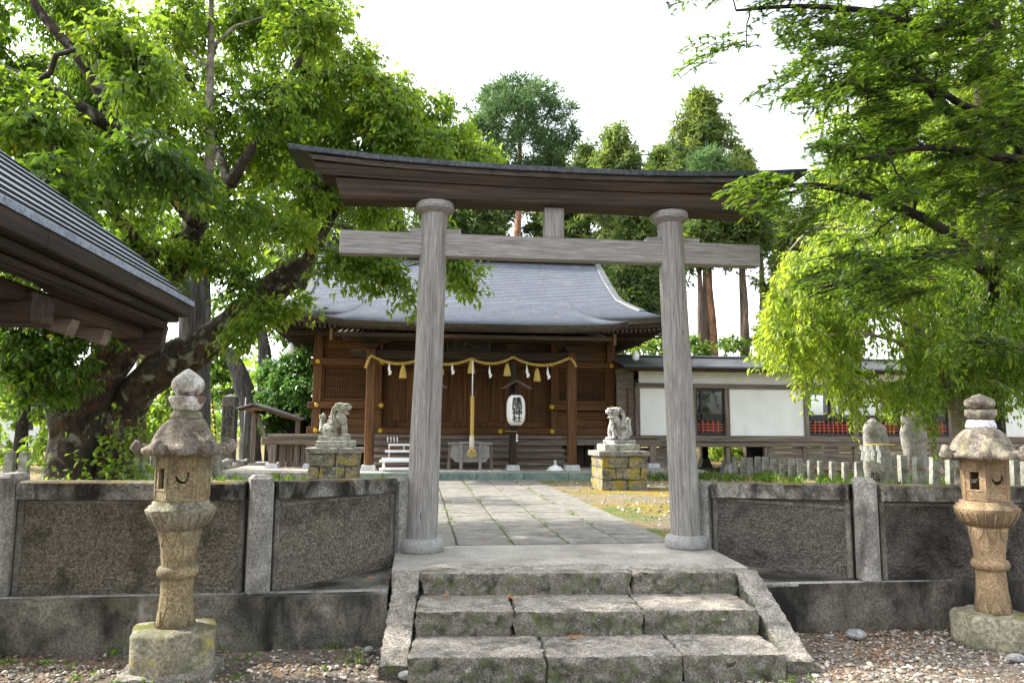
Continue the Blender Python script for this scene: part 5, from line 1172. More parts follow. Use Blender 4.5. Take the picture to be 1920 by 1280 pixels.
part('barge_board', G['darkx'], pv, lambda b: b.prism([(PX_-.22, PZ_-.33), (PX_-.12, PZ_-.27), (PX_-.10, PZ_-.15), (PX_-.6, PZ_+.16), (PX_-3.0, PZ_+1.86), (PX_-3.0, PZ_+1.62), (PX_-.7, PZ_-.02), (PX_-.42, PZ_-.20)], PY1-.16, PY1-.09))
for y in (.7, 3.0): part('post', G['darkz'], pv, lambda b: b.box(-3.6, -3.42, y-.09, y+.09, -.52, PZ_-.405, .015))
for y in (.7, 3.0): part('rear_post', G['darkz'], pv, lambda b: b.box(-5.2, -5.02, y-.09, y+.09, -.52, PZ_-.405, .015))
part('rear_roof', M_['slate2'], pv, lambda b: b.prism([(PX_-2.85, PZ_+1.98), (PX_-2.85, PZ_+2.03), (PX_-5.6, PZ_+.1), (PX_-5.6, PZ_+.05)], PY0, PY1, 'y'))
part('roof_ridge', M_['capmetal'], pv, lambda b: b.box(PX_-2.97, PX_-2.69, PY0-.02, PY1+.02, PZ_+1.93, PZ_+2.11, .03))
# distant house seen under the trees at the left
hY = 46; hx = ony(60, 830, hY)[0]
hs = thing('far_house', 'pale distant house with grey roof seen below the left trees', 'house', (hx, hY, 0))
part('wall', M_['plaster'], hs, lambda b: b.box(hx-6, hx+3.5, hY, hY+6, -.1, 2.6)); part('roof', M_['roofdark'], hs, lambda b: b.prism([(hx-6.5, 2.55), (hx+4, 2.55), (hx+2.4, 4.6), (hx-5, 4.6)], hY-.5, hY+6.5))
for i in range(4): part('window', M_['glass'], hs, lambda b: b.box(hx-5+2*i, hx-4+2*i, hY-.03, hY, .9, 2.0))
# ================================================================ trees and plants
def curve(a, c, n=7, sag=0.0, wig=.06, rng=RNG):
    a, c = np.array(a, float), np.array(c, float); u = np.linspace(0, 1, n)[:, None]; L_ = np.linalg.norm(c-a)
    P = a+(c-a)*u; P[:, 2] += sag*L_*4*(u*(1-u))[:, 0]; w = rng.normal(0, wig*L_, (n, 3))*np.sin(np.pi*u); return P+w
class Tree:
    def __init__(s, name, label, cat, base, bark, seed):
        s.t = thing(name, label, cat, base); s.b = MB(); s.bark = bark; s.rng = np.random.default_rng(seed); s.limb = []; s.A = []; s.D = []; s.T = []; s.R = []
    def limbs(s, pts, rad, n=18, bump=.22, sub=6):
        P = np.array(pts, float); k = len(P); u = np.linspace(0, k-1, (k-1)*sub+1)
        Q = np.stack([np.interp(u, np.arange(k), P[:, j]) for j in range(3)], -1)
        for _ in range(3): Q[1:-1] = (Q[:-2]+2*Q[1:-1]+Q[2:])/4
        R = np.interp(u, np.arange(k), rad); s.b.tube(Q, R, n, True, bump, int(s.rng.integers(99))); s.limb += [(q, r) for q, r in zip(Q, R)]
    def blob(s, c, r, nsub, na=7, tint=.4, r0=.028, sag=.1, down=0.0, n=5, flat=1.0, wig=.06):
        c = np.array(c, float); r = np.broadcast_to(np.array(r, float), (3,)); rng = s.rng
        LP = np.array([q for q, _ in s.limb]); LR = np.array([q for _, q in s.limb]); d = np.linalg.norm((LP-c)*[1, 1, 1.3], axis=1)+LR*1.0
        i = int(np.argmin(d)); a = LP[i]
        m_ = curve(a, c, 8, sag, .05, rng); ra = min(LR[i]*.7, r0); s.b.tube(m_, np.linspace(ra, ra*.4+.003, 8), 6, True)
        for q, rr_ in zip(m_[3:], np.linspace(ra*.8, ra*.4, 5)): s.limb.append((q, rr_))
        for k in range(nsub):
            v = rng.normal(0, 1, 3); v /= np.linalg.norm(v); v *= rng.uniform(.35, 1)**.5; v[2] *= flat
            e = c+v*r; e[2] -= down*np.linalg.norm(v[:2])*r[2]
            st = m_[rng.integers(3, 8)]; P = curve(st, e, n, .08, wig, rng); s.b.tube(P, np.linspace(.008, .003, n), 3, True)
            u = rng.uniform(.25, 1.05, na); Q = st+(e-st)*0
            Q = np.stack([np.interp(u*(n-1), np.arange(n), P[:, j]) for j in range(3)], -1); s.A.append(Q); s.D.append(np.tile(unit((e-st)[None]), (na, 1)))
            s.T.append(np.full(na, tint+rng.normal(0, .09)))
    def frond(s, c, R_, n, tint, out):
        """a flat fern-like bough: a leader with side shoots in one plane"""
        rng = s.rng; c = np.array(c, float); LP = np.array([q for q, _ in s.limb]); LR = np.array([q for _, q in s.limb]); i = int(np.argmin(np.linalg.norm(LP-c, axis=1)+LR)); a = LP[i]
        out = unit(np.array(out, float)+rng.normal(0, .25, 3)*[1, 1, .3]); tip = c+out*R_; tip[2] -= .25*R_
        m_ = curve(a, c, 6, .08, .04, rng); k_ = curve(c, tip, 6, .12, .03, rng)[1:]; m_ = np.concatenate([m_, k_]); ra = min(LR[i]*.6, .014); s.b.tube(m_, np.linspace(ra, .003, len(m_)), 5)
        for q in m_[3:7]: s.limb.append((q, ra*.7))
        sd = unit(np.cross(out, [0, 0, 1])+rng.normal(0, .12, 3))
        for k in range(n):
            u = (k+.5)/n; st = m_[2]+(m_[-1]-m_[2])*0; j = 2+u*(len(m_)-3); st = np.array([np.interp(j, np.arange(len(m_)), m_[:, q]) for q in range(3)]); sg = 1 if k % 2 else -1
            ln = R_*(.95-.6*u)*rng.uniform(.7, 1.15); e = st+(out*.55+sd*sg*.85)*ln+rng.normal(0, .06, 3)*ln; e[2] -= .15*ln
            P = curve(st, e, 4, .06, .04, rng); s.b.tube(P[[0, 2, 3]], [.005, .0035, .002], 3); na = max(3, int(ln/.05)); w = np.linspace(.12, 1, na)*3
            s.A.append(np.stack([np.interp(w, np.arange(4), P[:, q]) for q in range(3)], -1)); s.D.append(np.tile(unit((e-st)[None]), (na, 1))); s.T.append(np.full(na, tint+rng.normal(0, .07)))
    def finish(s, mat_, mode, per, L, W, spread=.14, cname='crown', droop=.55):
        o = s.b.build('trunk', s.bark, s.t); rng = s.rng
        if not s.A: return s.t
        A = np.concatenate(s.A); D = np.concatenate(s.D); T = np.concatenate(s.T)
        per = int(per); A = np.repeat(A, per, 0); D = np.repeat(D, per, 0); T = np.repeat(T, per)+rng.normal(0, .12, len(A)); n = len(A)
        if mode == 'broad':
            d = unit(D+rng.normal(0, .7, (n, 3))*[1, 1, .6]); pos = A+d*rng.uniform(.02, spread, (n, 1))
            ax = d*.6+rng.normal(0, .45, (n, 3))+[0, 0, -droop]; nr_ = np.array([0, 0, 1.])+rng.normal(0, .55, (n, 3)); k = rng.gamma(12, .082, n).clip(.45, 1.55)
            T = np.clip(T, .02, .74); T[rng.uniform(0, 1, n) < .004] = 1.0
            V, F = leaves(pos, ax, nr_, L*k, W*k); tv = np.repeat(T, 4)
        elif mode == 'needle':       # flat two-ranked sprays
            m_ = 14; S_ = len(A); d = unit(D+rng.normal(0, .8, (S_, 3))*[1, 1, .45]+[0, 0, -.08]); sd = unit(np.cross(d, [0, 0, 1.0])); up = np.cross(sd, d); up = unit(up+rng.normal(0, .25, (S_, 3)))
            sd = unit(np.cross(d, up)); ln = spread*rng.uniform(.7, 1.25, S_)
            q = np.tile(np.arange(m_), (S_, 1)); u = (q//2)/(m_/2); sg = np.where(q % 2, 1, -1)
            pos = A[:, None]+d[:, None]*(u*ln[:, None])[..., None]+np.array([0, 0, -.12])*(u**2*ln[:, None])[..., None]
            ax = d[:, None]*(.35+.4*u)[..., None]+sd[:, None]*sg[..., None]*(1.1-.5*u)[..., None]
            n = S_*m_; V, F = leaves(pos.reshape(n, 3), ax.reshape(n, 3), np.repeat(up, m_, 0), (L*(1.05-.5*u)).reshape(n), W, tri=True)
            tv = np.repeat(np.clip(np.repeat(T, m_)+rng.normal(0, .06, n), 0, 1), 3)
        else:                        # tufts of flakes for far trees
            d = unit(D*.5+rng.normal(0, 1, (n, 3))*[1, 1, .7]); pos = A+d*rng.uniform(0, spread, (n, 1)); ax = d+rng.normal(0, .4, (n, 3))+[0, 0, .15 if mode == 'tuftup' else -.3]
            k = rng.uniform(.6, 1.3, n); V, F = leaves(pos, ax, rng.normal(0, 1, (n, 3))+[0, 0, .8], L*k, W*k, tri=True); tv = np.repeat(np.clip(T, 0, 1), 3)
        raw_mesh(cname, V, F, mat_, s.t, tv); return s.t
# ---------------------------------------------------------------- old cherry at the left
YB = 9.6
W_ = lambda px, py, Y: ony(px, py, Y)
gp = lambda px, Y: np.array([ony(px, 870, Y)[0], Y, -.06])
c = Tree('cherry_tree', 'massive old cherry tree with twin leaning trunks behind the left wall', 'tree', gp(165, YB), M_['bark'], 5)
c.limbs([gp(130, YB)+[-.02, 0, -.1], W_(128, 890, YB), W_(140, 800, YB), W_(175, 715, YB), W_(238, 635, YB), W_(300, 555, YB-.3), W_(370, 420, YB-.6), W_(430, 350, YB-.6)], [.36, .30, .27, .25, .21, .15, .10, .075], 28, .16)
c.limbs([gp(205, YB+.2)+[0, .1, -.1], W_(205, 900, YB+.2), W_(220, 800, YB+.2), W_(265, 715, YB+.1), W_(345, 668, YB), W_(425, 618, YB-.1), W_(485, 560, YB-.2), W_(548, 518, YB-.3)], [.32, .26, .23, .21, .22, .21, .19, .17], 28, .2)
c.limbs([W_(535, 525, YB-.3), W_(575, 490, YB-.3), W_(605, 440, YB-.2), W_(660, 340, YB-.2), W_(715, 245, YB-.2), W_(780, 200, YB-.1)], [.15, .085, .055, .038, .026, .012], 12, .1)
c.limbs([W_(140, 800, YB), W_(95, 720, YB-.1), W_(45, 668, YB-.4), W_(-30, 640, YB-.8), W_(-160, 560, YB-1.4)], [.3, .18, .13, .10, .06], 16)
c.limbs([W_(370, 420, YB-.6), W_(300, 330, YB-1.3), W_(230, 250, YB-2), W_(120, 185, YB-2.6), W_(0, 130, YB-3.2)], [.1, .085, .075, .065, .05], 10, .1)
c.limbs([W_(300, 555, YB-.3), W_(260, 460, YB-.8), W_(200, 380, YB-1.8), W_(130, 330, YB-2.6)], [.12, .08, .05, .03], 10, .1)
c.limbs([W_(430, 350, YB-.6), W_(500, 230, YB-.4), W_(560, 120, YB-.3), W_(600, 30, YB)], [.07, .05, .035, .02], 10, .1)
c.limbs([W_(230, 250, YB-2), W_(160, 120, YB-2.4), W_(60, 10, YB-2.6), W_(40, -120, YB-2.6)], [.07, .05, .04, .02], 10, .1)
c.limbs([W_(430, 350, YB-.6), W_(390, 220, YB+.3), W_(330, 100, YB+.6), W_(300, -60, YB+.8)], [.06, .045, .03, .02], 10, .1)
top = lambda x: np.interp(x, [-80, 200, 225, 300, 340, 430, 560, 620, 660, 720, 800, 880, 935], [-150, -150, 30, 70, -40, -60, -40, 55, 75, 115, 170, 240, 300])
low = lambda x: np.interp(x, [-80, 180, 300, 400, 470, 560, 620, 660, 720, 800, 900, 935], [580, 560, 530, 520, 500, 440, 400, 400, 335, 315, 320, 310])
g = np.random.default_rng(3)
for gx in range(-60, 930, 72):
    for gy in range(-120, 600, 66):
        x, y = gx+g.uniform(-26, 26), gy+g.uniform(-24, 24)
        if not top(x)+28 < y < low(x)-22: continue
        if g.uniform() < .12: continue
        if 335 < x < 470 and y < 360: continue
        if x < 330: Y = g.choice([6.2, 7.2, 8.2, 9.6])+g.uniform(-.4, .4)
        elif x < 600: Y = g.uniform(7.6, 10.6)
        else: Y = g.uniform(8.6, 10.4)
        if y > 400 and x < 350: Y = g.uniform(8.6, 11)
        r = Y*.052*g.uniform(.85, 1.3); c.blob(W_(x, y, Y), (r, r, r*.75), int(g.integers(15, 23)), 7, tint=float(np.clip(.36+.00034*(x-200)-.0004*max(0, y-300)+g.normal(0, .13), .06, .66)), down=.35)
# twigs hanging before the hall roof
for pts in ([(625, 445), (660, 480), (720, 505), (790, 590)], [(640, 420), (700, 470), (745, 530)], [(800, 400), (850, 470), (878, 540)], [(560, 495), (640, 492), (700, 520)], [(500, 560), (470, 600), (440, 640)], [(450, 560), (500, 590), (560, 570)]):
    Pq = np.array([W_(a, b_, YB-1.0) for a, b_ in pts]); c.b.tube(Pq, np.linspace(.014, .005, len(Pq)), 5)
    n = 26; u = np.linspace(.25, 1.02, n)*(len(Pq)-1); Q = np.stack([np.interp(u, np.arange(len(Pq)), Pq[:, j]) for j in range(3)], -1)
    for _ in range(3): c.A.append(Q+g.normal(0, .07, Q.shape)); c.D.append(np.tile(unit((Pq[-1]-Pq[0])[None]), (n, 1))+g.normal(0, .4, (n, 3))); c.T.append(np.full(n, .55)+g.normal(0, .1, n))
for px, py, Y in ((640, 130, 9.5), (690, 150, 9.5), (740, 165, 9.5), (700, 200, 9.3), (760, 210, 9.4), (800, 205, 9.5), (820, 240, 9.4), (860, 255, 9.5), (880, 290, 9.5), (840, 290, 9.3), (790, 265, 9.3), (740, 255, 9.3), (690, 255, 9.2), (640, 210, 9.3), (640, 270, 9.2), (600, 320, 9.2), (660, 320, 9.3), (720, 300, 9.4), (780, 305, 9.5), (900, 285, 9.6), (590, 180, 9.4), (590, 380, 9.4), (720, 410, 9.6), (440, 520, 8.9), (60, 620, 8.6), (30, 690, 8.8), (120, 610, 8.7), (10, 640, 8.4), (90, 660, 8.5), (150, 640, 8.6), (60, 720, 8.7), (200, 600, 8.7), (110, 700, 8.6), (20, 600, 8.4), (170, 590, 8.6), (650, 505, 8.7), (860, 500, 8.8)):
    c.blob(W_(px, py, Y), (.38, .38, .26), 12, 6, tint=.54 if px > 580 else .16, down=.4)
sY = 8.3
for pts, rd in (([(388, 368), (394, 290), (393, 200), (396, 60), (394, -140)], [.055, .05, .042, .034, .02]), ([(396, 90), (440, 50), (500, 30)], [.022, .016, .008]), ([(395, 130), (345, 82), (312, 22)], [.02, .014, .007])):
    P_ = np.array([W_(*q, sY) for q in pts]); part('shoot', M_['barkpale'], c.t, lambda b: b.tube(np.stack([np.interp(np.linspace(0, len(P_)-1, 24), np.arange(len(P_)), P_[:, j]) for j in range(3)], -1), np.interp(np.linspace(0, len(P_)-1, 24), np.arange(len(P_)), rd), 10, True, .06, 3)); c.limb += [(q, .02) for q in P_[1:]]
for px, py in ((345, 5), (400, -40), (455, 15), (520, -10), (575, 20), (430, 60), (350, 45), (490, 50), (380, -90), (470, -60), (540, -50), (600, 0), (330, 25)):
    c.blob(W_(px, py, sY+g.uniform(-.5, .8)), (.38, .38, .22), 12, 6, tint=.42, down=.5, r0=.012)
for px, py in ((350, 130), (440, 130), (360, 210), (430, 210), (350, 290), (440, 290), (460, 340), (345, 345)):
    c.blob(W_(px, py, 9.9+g.uniform(-.2, .8)), (.5, .5, .35), 17, 7, tint=.46, down=.35)
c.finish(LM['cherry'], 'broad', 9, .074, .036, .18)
# ---------------------------------------------------------------- weeping cherry at the right
wY = 10.2
w_ = Tree('weeping_cherry', 'bright weeping cherry with drooping yellow green twigs on the right', 'tree', gp(1800, wY), M_['barkpale'], 15)
w_.limbs([gp(1808, wY)+[0, 0, -.1], W_(1808, 850, wY), W_(1800, 780, wY), W_(1775, 715, wY), W_(1735, 620, wY), W_(1690, 540, wY), W_(1630, 460, wY)], [.16, .14, .115, .07, .05, .04, .025], 12, .15)
w_.limbs([W_(1800, 780, wY), W_(1820, 690, wY+.2), W_(1850, 560, wY+.5), W_(1870, 430, wY+.6)], [.09, .06, .045, .025], 10, .1)
w_.limbs([W_(1735, 620, wY), W_(1640, 580, wY+.3), W_(1540, 560, wY+.4), W_(1470, 600, wY+.4)], [.045, .035, .025, .012], 8, .1)
w_.limbs([W_(1690, 540, wY), W_(1600, 430, wY+.2), W_(1520, 425, wY+.3), W_(1480, 470, wY+.3)], [.04, .03, .02, .012], 8, .1)
w_.limbs([W_(1775, 715, wY), W_(1690, 640, wY-.6), W_(1600, 620, wY-.8), W_(1500, 640, wY-.8)], [.04, .03, .02, .01], 8, .1)
wg = np.random.default_rng(19)
for k in range(1600):
    x = wg.uniform(1440, 1960); yt = np.interp(x, [1430, 1480, 1560, 1700, 1960], [620, 440, 410, 440, 470]); yl = np.interp(x, [1420, 1500, 1560, 1650, 1760, 1960], [690, 750, 810, 830, 820, 810])
    y = wg.uniform(yt, max(yt+40, yl-85)); Y = wY+wg.uniform(-1.2, 1.5)
    if fbm(np.array([[x*.012, y*.012, Y*.6]]), 1.0, 4)[0] < -.22: continue
    ln = wg.gamma(3, .14)*(1 if y < yl-160 else .6)+.1; p0 = W_(x, y, Y); dr = wg.uniform(0, 6.28); o_ = wg.uniform(.05, .3)
    P = np.array([p0+[math.cos(dr)*o_*u, math.sin(dr)*o_*u, .06*math.sin(u*2.4)-ln*u**1.5] for u in np.linspace(0, 1, 6)]); w_.b.tube(P, np.linspace(.006, .002, 6), 3)
    na = int(ln/.035)+4; u = np.linspace(.05, 1, na)*5; Q = np.stack([np.interp(u, np.arange(6), P[:, j]) for j in range(3)], -1)
    w_.A.append(Q); w_.D.append(np.tile([math.cos(dr)*.5, math.sin(dr)*.5, -.8], (na, 1))); w_.T.append(np.full(na, np.clip(.40+.0013*(1640-x)+wg.normal(0, .17), .06, .74)))  # leaf tint brightens to the left: the sunlit side put into colour
w_.finish(LM['weep'], 'broad', 3, .084, .035, .13, droop=.5)
# ---------------------------------------------------------------- near yew, trunk behind the right lantern
yY = 10.4
y_ = Tree('yew_tree', 'dark spreading yew with feathery sprays over the right of the gate', 'tree', gp(1868, yY), M_['barkdark'], 25)
y_.limbs([gp(1868, yY)+[0, 0, -.1], W_(1866, 880, yY), W_(1860, 700, yY), W_(1855, 520, yY), W_(1850, 350, yY), W_(1840, 150, yY), W_(1835, -60, yY), W_(1830, -260, yY)], [.20, .17, .14, .13, .12, .10, .08, .05], 16, .12)
for pts in ([(1856, 560, 10.4), (1890, 400, 7.4), (1920, 245, 6.6), (1860, 222, 6.3), (1790, 190, 6.1), (1725, 140, 6.0), (1700, 100, 6.0)], [(1850, 350, 10.4), (1830, 260, 7), (1770, 200, 6.2), (1725, 145, 6.0), (1640, 148, 5.9), (1560, 160, 5.8)],
            [(1855, 470, 10.4), (1900, 420, 7), (1920, 300, 6.2), (1840, 290, 5.9), (1760, 275, 5.7), (1700, 280, 5.6), (1600, 300, 5.6)], [(1840, 150, 10.4), (1880, 60, 7), (1840, 30, 6.3), (1740, 60, 6.1), (1640, 20, 6.0), (1500, 10, 5.9), (1380, 20, 5.9)],
            [(1856, 520, 10.4), (1800, 470, 7.5), (1700, 480, 6.6), (1620, 520, 6.3), (1540, 540, 6.2)], [(1855, 500, 10.4), (1760, 420, 7), (1640, 370, 6.2), (1530, 345, 6.0), (1440, 350, 5.9)], [(1856, 640, 10.4), (1890, 640, 7.4), (1870, 640, 6.9), (1800, 640, 6.8)]):
    y_.limbs([W_(*q) for q in pts], np.linspace(.07, .012, len(pts)), 9, .08, 5)
yg = np.random.default_rng(7)
lft = lambda y: np.interp(y, [-80, 30, 70, 100, 150, 215, 245, 275, 310, 345, 400, 440, 480, 540, 560], [1250, 1280, 1420, 1425, 1450, 1500, 1500, 1470, 1440, 1405, 1425, 1460, 1480, 1480, 1560])
cnt_ = 0
for gy in range(-100, 560, 23):
    for gx in range(1250, 2010, 36):
        x, y = gx+yg.uniform(-22, 22), gy+yg.uniform(-14, 14)
        if x < lft(y)+46: continue
        if 215 < y < 285 and x < 1560 and yg.uniform() < .55: continue
        if 400 < y < 465 and x < 1800 and yg.uniform() < .55: continue
        if y > 485 and (x > 1790 or x < 1510): continue
        if x < 1430 and (y > 110 or yg.uniform() < .4): continue
        if fbm(np.array([[x*.011, y*.017, 3.1]]), 1.0, 12)[0] < -.34: continue
        Y = yg.uniform(5.3, 7.4) if x > 1450 else yg.uniform(5.6, 6.3)
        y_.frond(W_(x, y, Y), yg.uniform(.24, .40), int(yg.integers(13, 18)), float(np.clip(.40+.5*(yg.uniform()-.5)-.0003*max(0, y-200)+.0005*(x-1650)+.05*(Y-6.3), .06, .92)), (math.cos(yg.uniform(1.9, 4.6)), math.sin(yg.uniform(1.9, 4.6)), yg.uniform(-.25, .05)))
for px, py, Y in ((1420, 345, 5.7), (1440, 365, 5.7), (1460, 385, 5.7), (1450, 330, 5.8), (1480, 345, 5.8), (1500, 360, 5.8), (1800, 640, 6.8), (1860, 625, 6.8), (1900, 650, 6.7), (1850, 665, 6.8), (1880, 640, 6.7), (1400, 90, 6.0), (1345, 85, 6.0), (1330, 120, 6.0)):
    y_.frond(W_(px, py, Y), .3, 12, .3 if px > 1700 else .5, (-1, -.2, -.15))
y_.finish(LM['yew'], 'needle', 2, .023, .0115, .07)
# ---------------------------------------------------------------- tall conifers behind
def far_tree(name, label, px, ptop, Y, hwpx, pbot, kind, bark, lm, seed, dens=1.0, lean=0.0, tr=.26, tint=.45):
    base = gp(px, Y); topz = ony(px, ptop, Y)[2]; botz = ony(px, pbot, Y)[2]; hw = hwpx*Y/FPX*(1.55 if kind == 'cedar' else 1.3); x = base[0]
    t = Tree(name, label, 'tree', base, bark, seed); rg = t.rng
    tp = [np.array([x+lean*u**1.5+rg.normal(0, .05), Y, -.1+(topz-.3)*u]) for u in np.linspace(0, 1, 8)]
    t.limbs(tp, np.linspace(tr, .05, 8), 12, .08, 4)
    H_ = topz-botz; nb = int((150 if kind == 'cedar' else 70)*dens)
    for k in range(nb):
        u = (k+rg.uniform(0, 1))/nb; z = botz+H_*u
        if kind == 'cedar': R = hw*(1.03-u**1.5)**.85*rg.uniform(.3, 1.1)*(.55+.45*min(1, u*4))
        else: R = hw*math.sqrt(max(.05, 1-abs(2*u-1.0)**2.2))*rg.uniform(.45, 1.0)
        a = rg.uniform(0, 6.28); xc = np.interp(z, [p[2] for p in tp], [p[0] for p in tp]); e = np.array([xc+math.cos(a)*R*.72, Y+math.sin(a)*R*.72, z+(.15*R if kind == 'pine' else -.05*R)])
        rr_ = rg.uniform(.35, .8) if kind == 'cedar' else hw*rg.uniform(.12, .22)
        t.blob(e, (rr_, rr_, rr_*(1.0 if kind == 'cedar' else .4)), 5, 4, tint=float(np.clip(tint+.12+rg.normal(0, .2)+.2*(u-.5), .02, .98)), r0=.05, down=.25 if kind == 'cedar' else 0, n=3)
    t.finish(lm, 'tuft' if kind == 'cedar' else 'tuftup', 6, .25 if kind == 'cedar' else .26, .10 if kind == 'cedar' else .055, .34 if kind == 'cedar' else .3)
    return t
far_tree('red_pine', 'red pine with layered blue green pads rising behind the hall ridge', 965, 172, 31, 118, 345, 'pine', M_['barkpine'], LM['pine'], 41, 3.0, .2, .3)
far_tree('red_pine', 'bare lower red pine trunk with few pads beside the gate pillar', 1343, 290, 27, 55, 420, 'pine', M_['barkpine'], LM['pine'], 42, .7, 0, .2)
far_tree('cedar_tree', 'broad cedar crown above the gate right of the pine', 1165, 246, 34, 92, 520, 'cedar', M_['barkcedar'], LM['cedar'], 43, 1.15, 0, .34)
far_tree('cedar_tree', 'tallest pointed cedar above the right end of the gate', 1332, 178, 33, 88, 415, 'cedar', M_['barkcedar'], LM['cedar'], 44, 1.25, 0, .32, .5)
far_tree('cedar_tree', 'dark narrow cedar beside the tallest one at the gate end', 1403, 290, 35, 48, 420, 'cedar', M_['barkcedar'], LM['cedar'], 45, .9, 0, .34, .3)
far_tree('cedar_tree', 'low rounded cedar between the pointed cedars above the gate', 1248, 285, 36, 62, 560, 'cedar', M_['barkcedar'], LM['cedar'], 46, .9, 0, .3, .3)
far_tree('cedar_tree', 'dark cedar between the cherry crown and the red pine', 866, 300, 35, 72, 540, 'cedar', M_['barkcedar'], LM['cedar'], 47, .9, 0, .3, .2)
far_tree('cedar_tree', 'shaded cedar showing through the cherry leaves at top', 560, 82, 27, 100, 520, 'cedar', M_['barkcedar'], LM['cedar'], 48, 1.1, 0, .34, .2)
far_tree('cedar_tree', 'cedar half hidden by the gate strut behind the hall', 1060, 345, 36, 70, 560, 'cedar', M_['barkcedar'], LM['cedar'], 49, .8, 0, .3, .3)
far_tree('cedar_tree', 'cedar with bare trunk between the right pillar and weeping cherry', 1404, 360, 26, 42, 480, 'cedar', M_['barkcedar'], LM['cedar'], 50, .35, 0, .2, .35)
far_tree('cedar_tree', 'cedar filling the gap left of the right gate pillar', 1190, 400, 29, 62, 640, 'cedar', M_['barkcedar'], LM['cedar'], 51, .9, 0, .28, .3)
far_tree('cedar_tree', 'cedar with thin foliage just right of the right pillar', 1319, 380, 26, 36, 490, 'cedar', M_['barkcedar'], LM['cedar'], 52, .3, 0, .19, .35)
far_tree('cedar_tree', 'light green cedar behind the weeping cherry top', 1500, 420, 27, 70, 660, 'cedar', M_['barkcedar'], LM['cedar'], 53, .9, 0, .26, .55)
far_tree('cedar_tree', 'dark conifer behind the yew at the upper right', 1720, 60, 24, 150, 560, 'cedar', M_['barkcedar'], LM['cedar'], 54, 1.0, 0, .34, .5)
far_tree('cedar_tree', 'dark conifer at the right edge behind the yew', 1900, 120, 22, 120, 600, 'cedar', M_['barkcedar'], LM['cedar'], 55, .9, 0, .34, .5)
for i_, (lb, px, pt, Y, hw_, pb, tn) in enumerate((('dark cedar low behind the left gate pillar', 790, 300, 37, 85, 560, .15), ('dim cedar low behind the red pine trunk', 925, 300, 38, 80, 560, .2), ('cedar low behind the middle of the tie beam', 1035, 285, 38, 75, 560, .2), ('cedar filling the gap between strut and right pillar', 1105, 275, 38, 80, 560, .25),
        ('dark cedar low behind the right pillar top', 1260, 285, 38, 80, 420, .25), ('small dark cedar at the right end of the gate', 1440, 350, 37, 50, 430, .3), ('shaded cedar behind the left end of the gate', 690, 300, 34, 90, 600, .15), ('light cedar above the corridor roof by the weeping cherry', 1560, 330, 30, 90, 660, .5))):
    far_tree('cedar_tree', lb, px, pt, Y, hw_, pb, 'cedar', M_['barkcedar'], LM['cedar'], 80+i_, .8, 0, .3, tn)
# ---------------------------------------------------------------- trees left of the hall
def broad_far(name, label, px, Y, trunk, blobs_, lm, bark, seed, L=.16, W=.09, per=6, sub=14, tint=.4):
    t = Tree(name, label, 'tree', gp(px, Y), bark, seed)
    for tr in trunk: t.limbs([gp(px, Y)+[0, 0, -.1] if q is None else W_(*q[:2], Y+(q[2] if len(q) > 2 else 0)) for q in tr[0]], tr[1], 12, .12)
    for bx_, by_, r, dt in blobs_: t.blob(W_(bx_, by_, Y+t.rng.uniform(-1, 1)), (r, r, r*.75), sub, 6, tint=tint+dt, r0=.04, down=.3, n=4)
    t.finish(lm, 'broad', per, L, W, .22); return t
broad_far('zelkova_tree', 'tree with thick furrowed grey trunk behind the left lantern', 362, 13.5, [([None, (362, 800), (364, 640), (366, 480), (372, 300)], [.34, .29, .27, .25, .2])], [(300, 420, .8, 0), (420, 420, .8, 0), (350, 330, .9, 0), (460, 500, .7, -.1), (260, 520, .8, -.1), (180, 480, .9, 0), (80, 460, .9, .1)], LM['cherry'], M_['barkgrey'], 61, .11, .06)
broad_far('fir_tree', 'leaning grey trunked tree behind the wooden shed', 470, 26, [([None, (470, 780), (450, 700), (430, 660), (380, 650)], [.36, .34, .28, .2, .1]), ([(468, 790), (500, 740), (495, 640), (470, 540)], [.3, .26, .2, .12]), ([(468, 790), (540, 720), (555, 620)], [.2, .16, .1])],
          [(400, 660, .8, -.2), (440, 620, 1.0, -.2), (500, 600, 1.1, -.1), (550, 640, .9, -.1), (470, 560, 1.2, -.1), (410, 740, .7, -.15), (400, 700, .6, -.2), (520, 690, .7, 0), (560, 560, 1.1, 0), (500, 500, 1.2, 0), (420, 560, 1.1, 0)], LM['far'], M_['barkgrey'], 62, .17, .09, 6, 13, .3)
broad_far('cedar_sapling', 'straight dark trunk standing between the cherry and the lantern', 262, 19, [([None, (262, 800), (265, 700), (268, 560)], [.16, .15, .13, .11])], [(230, 640, .7, 0), (300, 640, .7, 0), (270, 560, .9, 0), (330, 720, .5, .1), (300, 760, .4, .1), (215, 720, .5, .2), (240, 780, .4, .3)], LM['far'], M_['barkcedar'], 63, .13, .07, 6, 12, .45)
broad_far('maple_tree', 'bright green tree far left beyond the cherry trunk', 40, 21, [([None, (40, 800), (60, 700)], [.18, .15, .1])], [(10, 700, .9, .2), (60, 760, .8, .25), (-20, 780, .8, .2), (90, 690, .8, .15), (30, 640, 1.0, .1), (120, 790, .6, .2), (20, 850, .7, .2), (90, 830, .6, .2), (-40, 640, 1.0, .1)], LM['far'], M_['barkdark'], 64, .14, .08, 6, 13, .5)
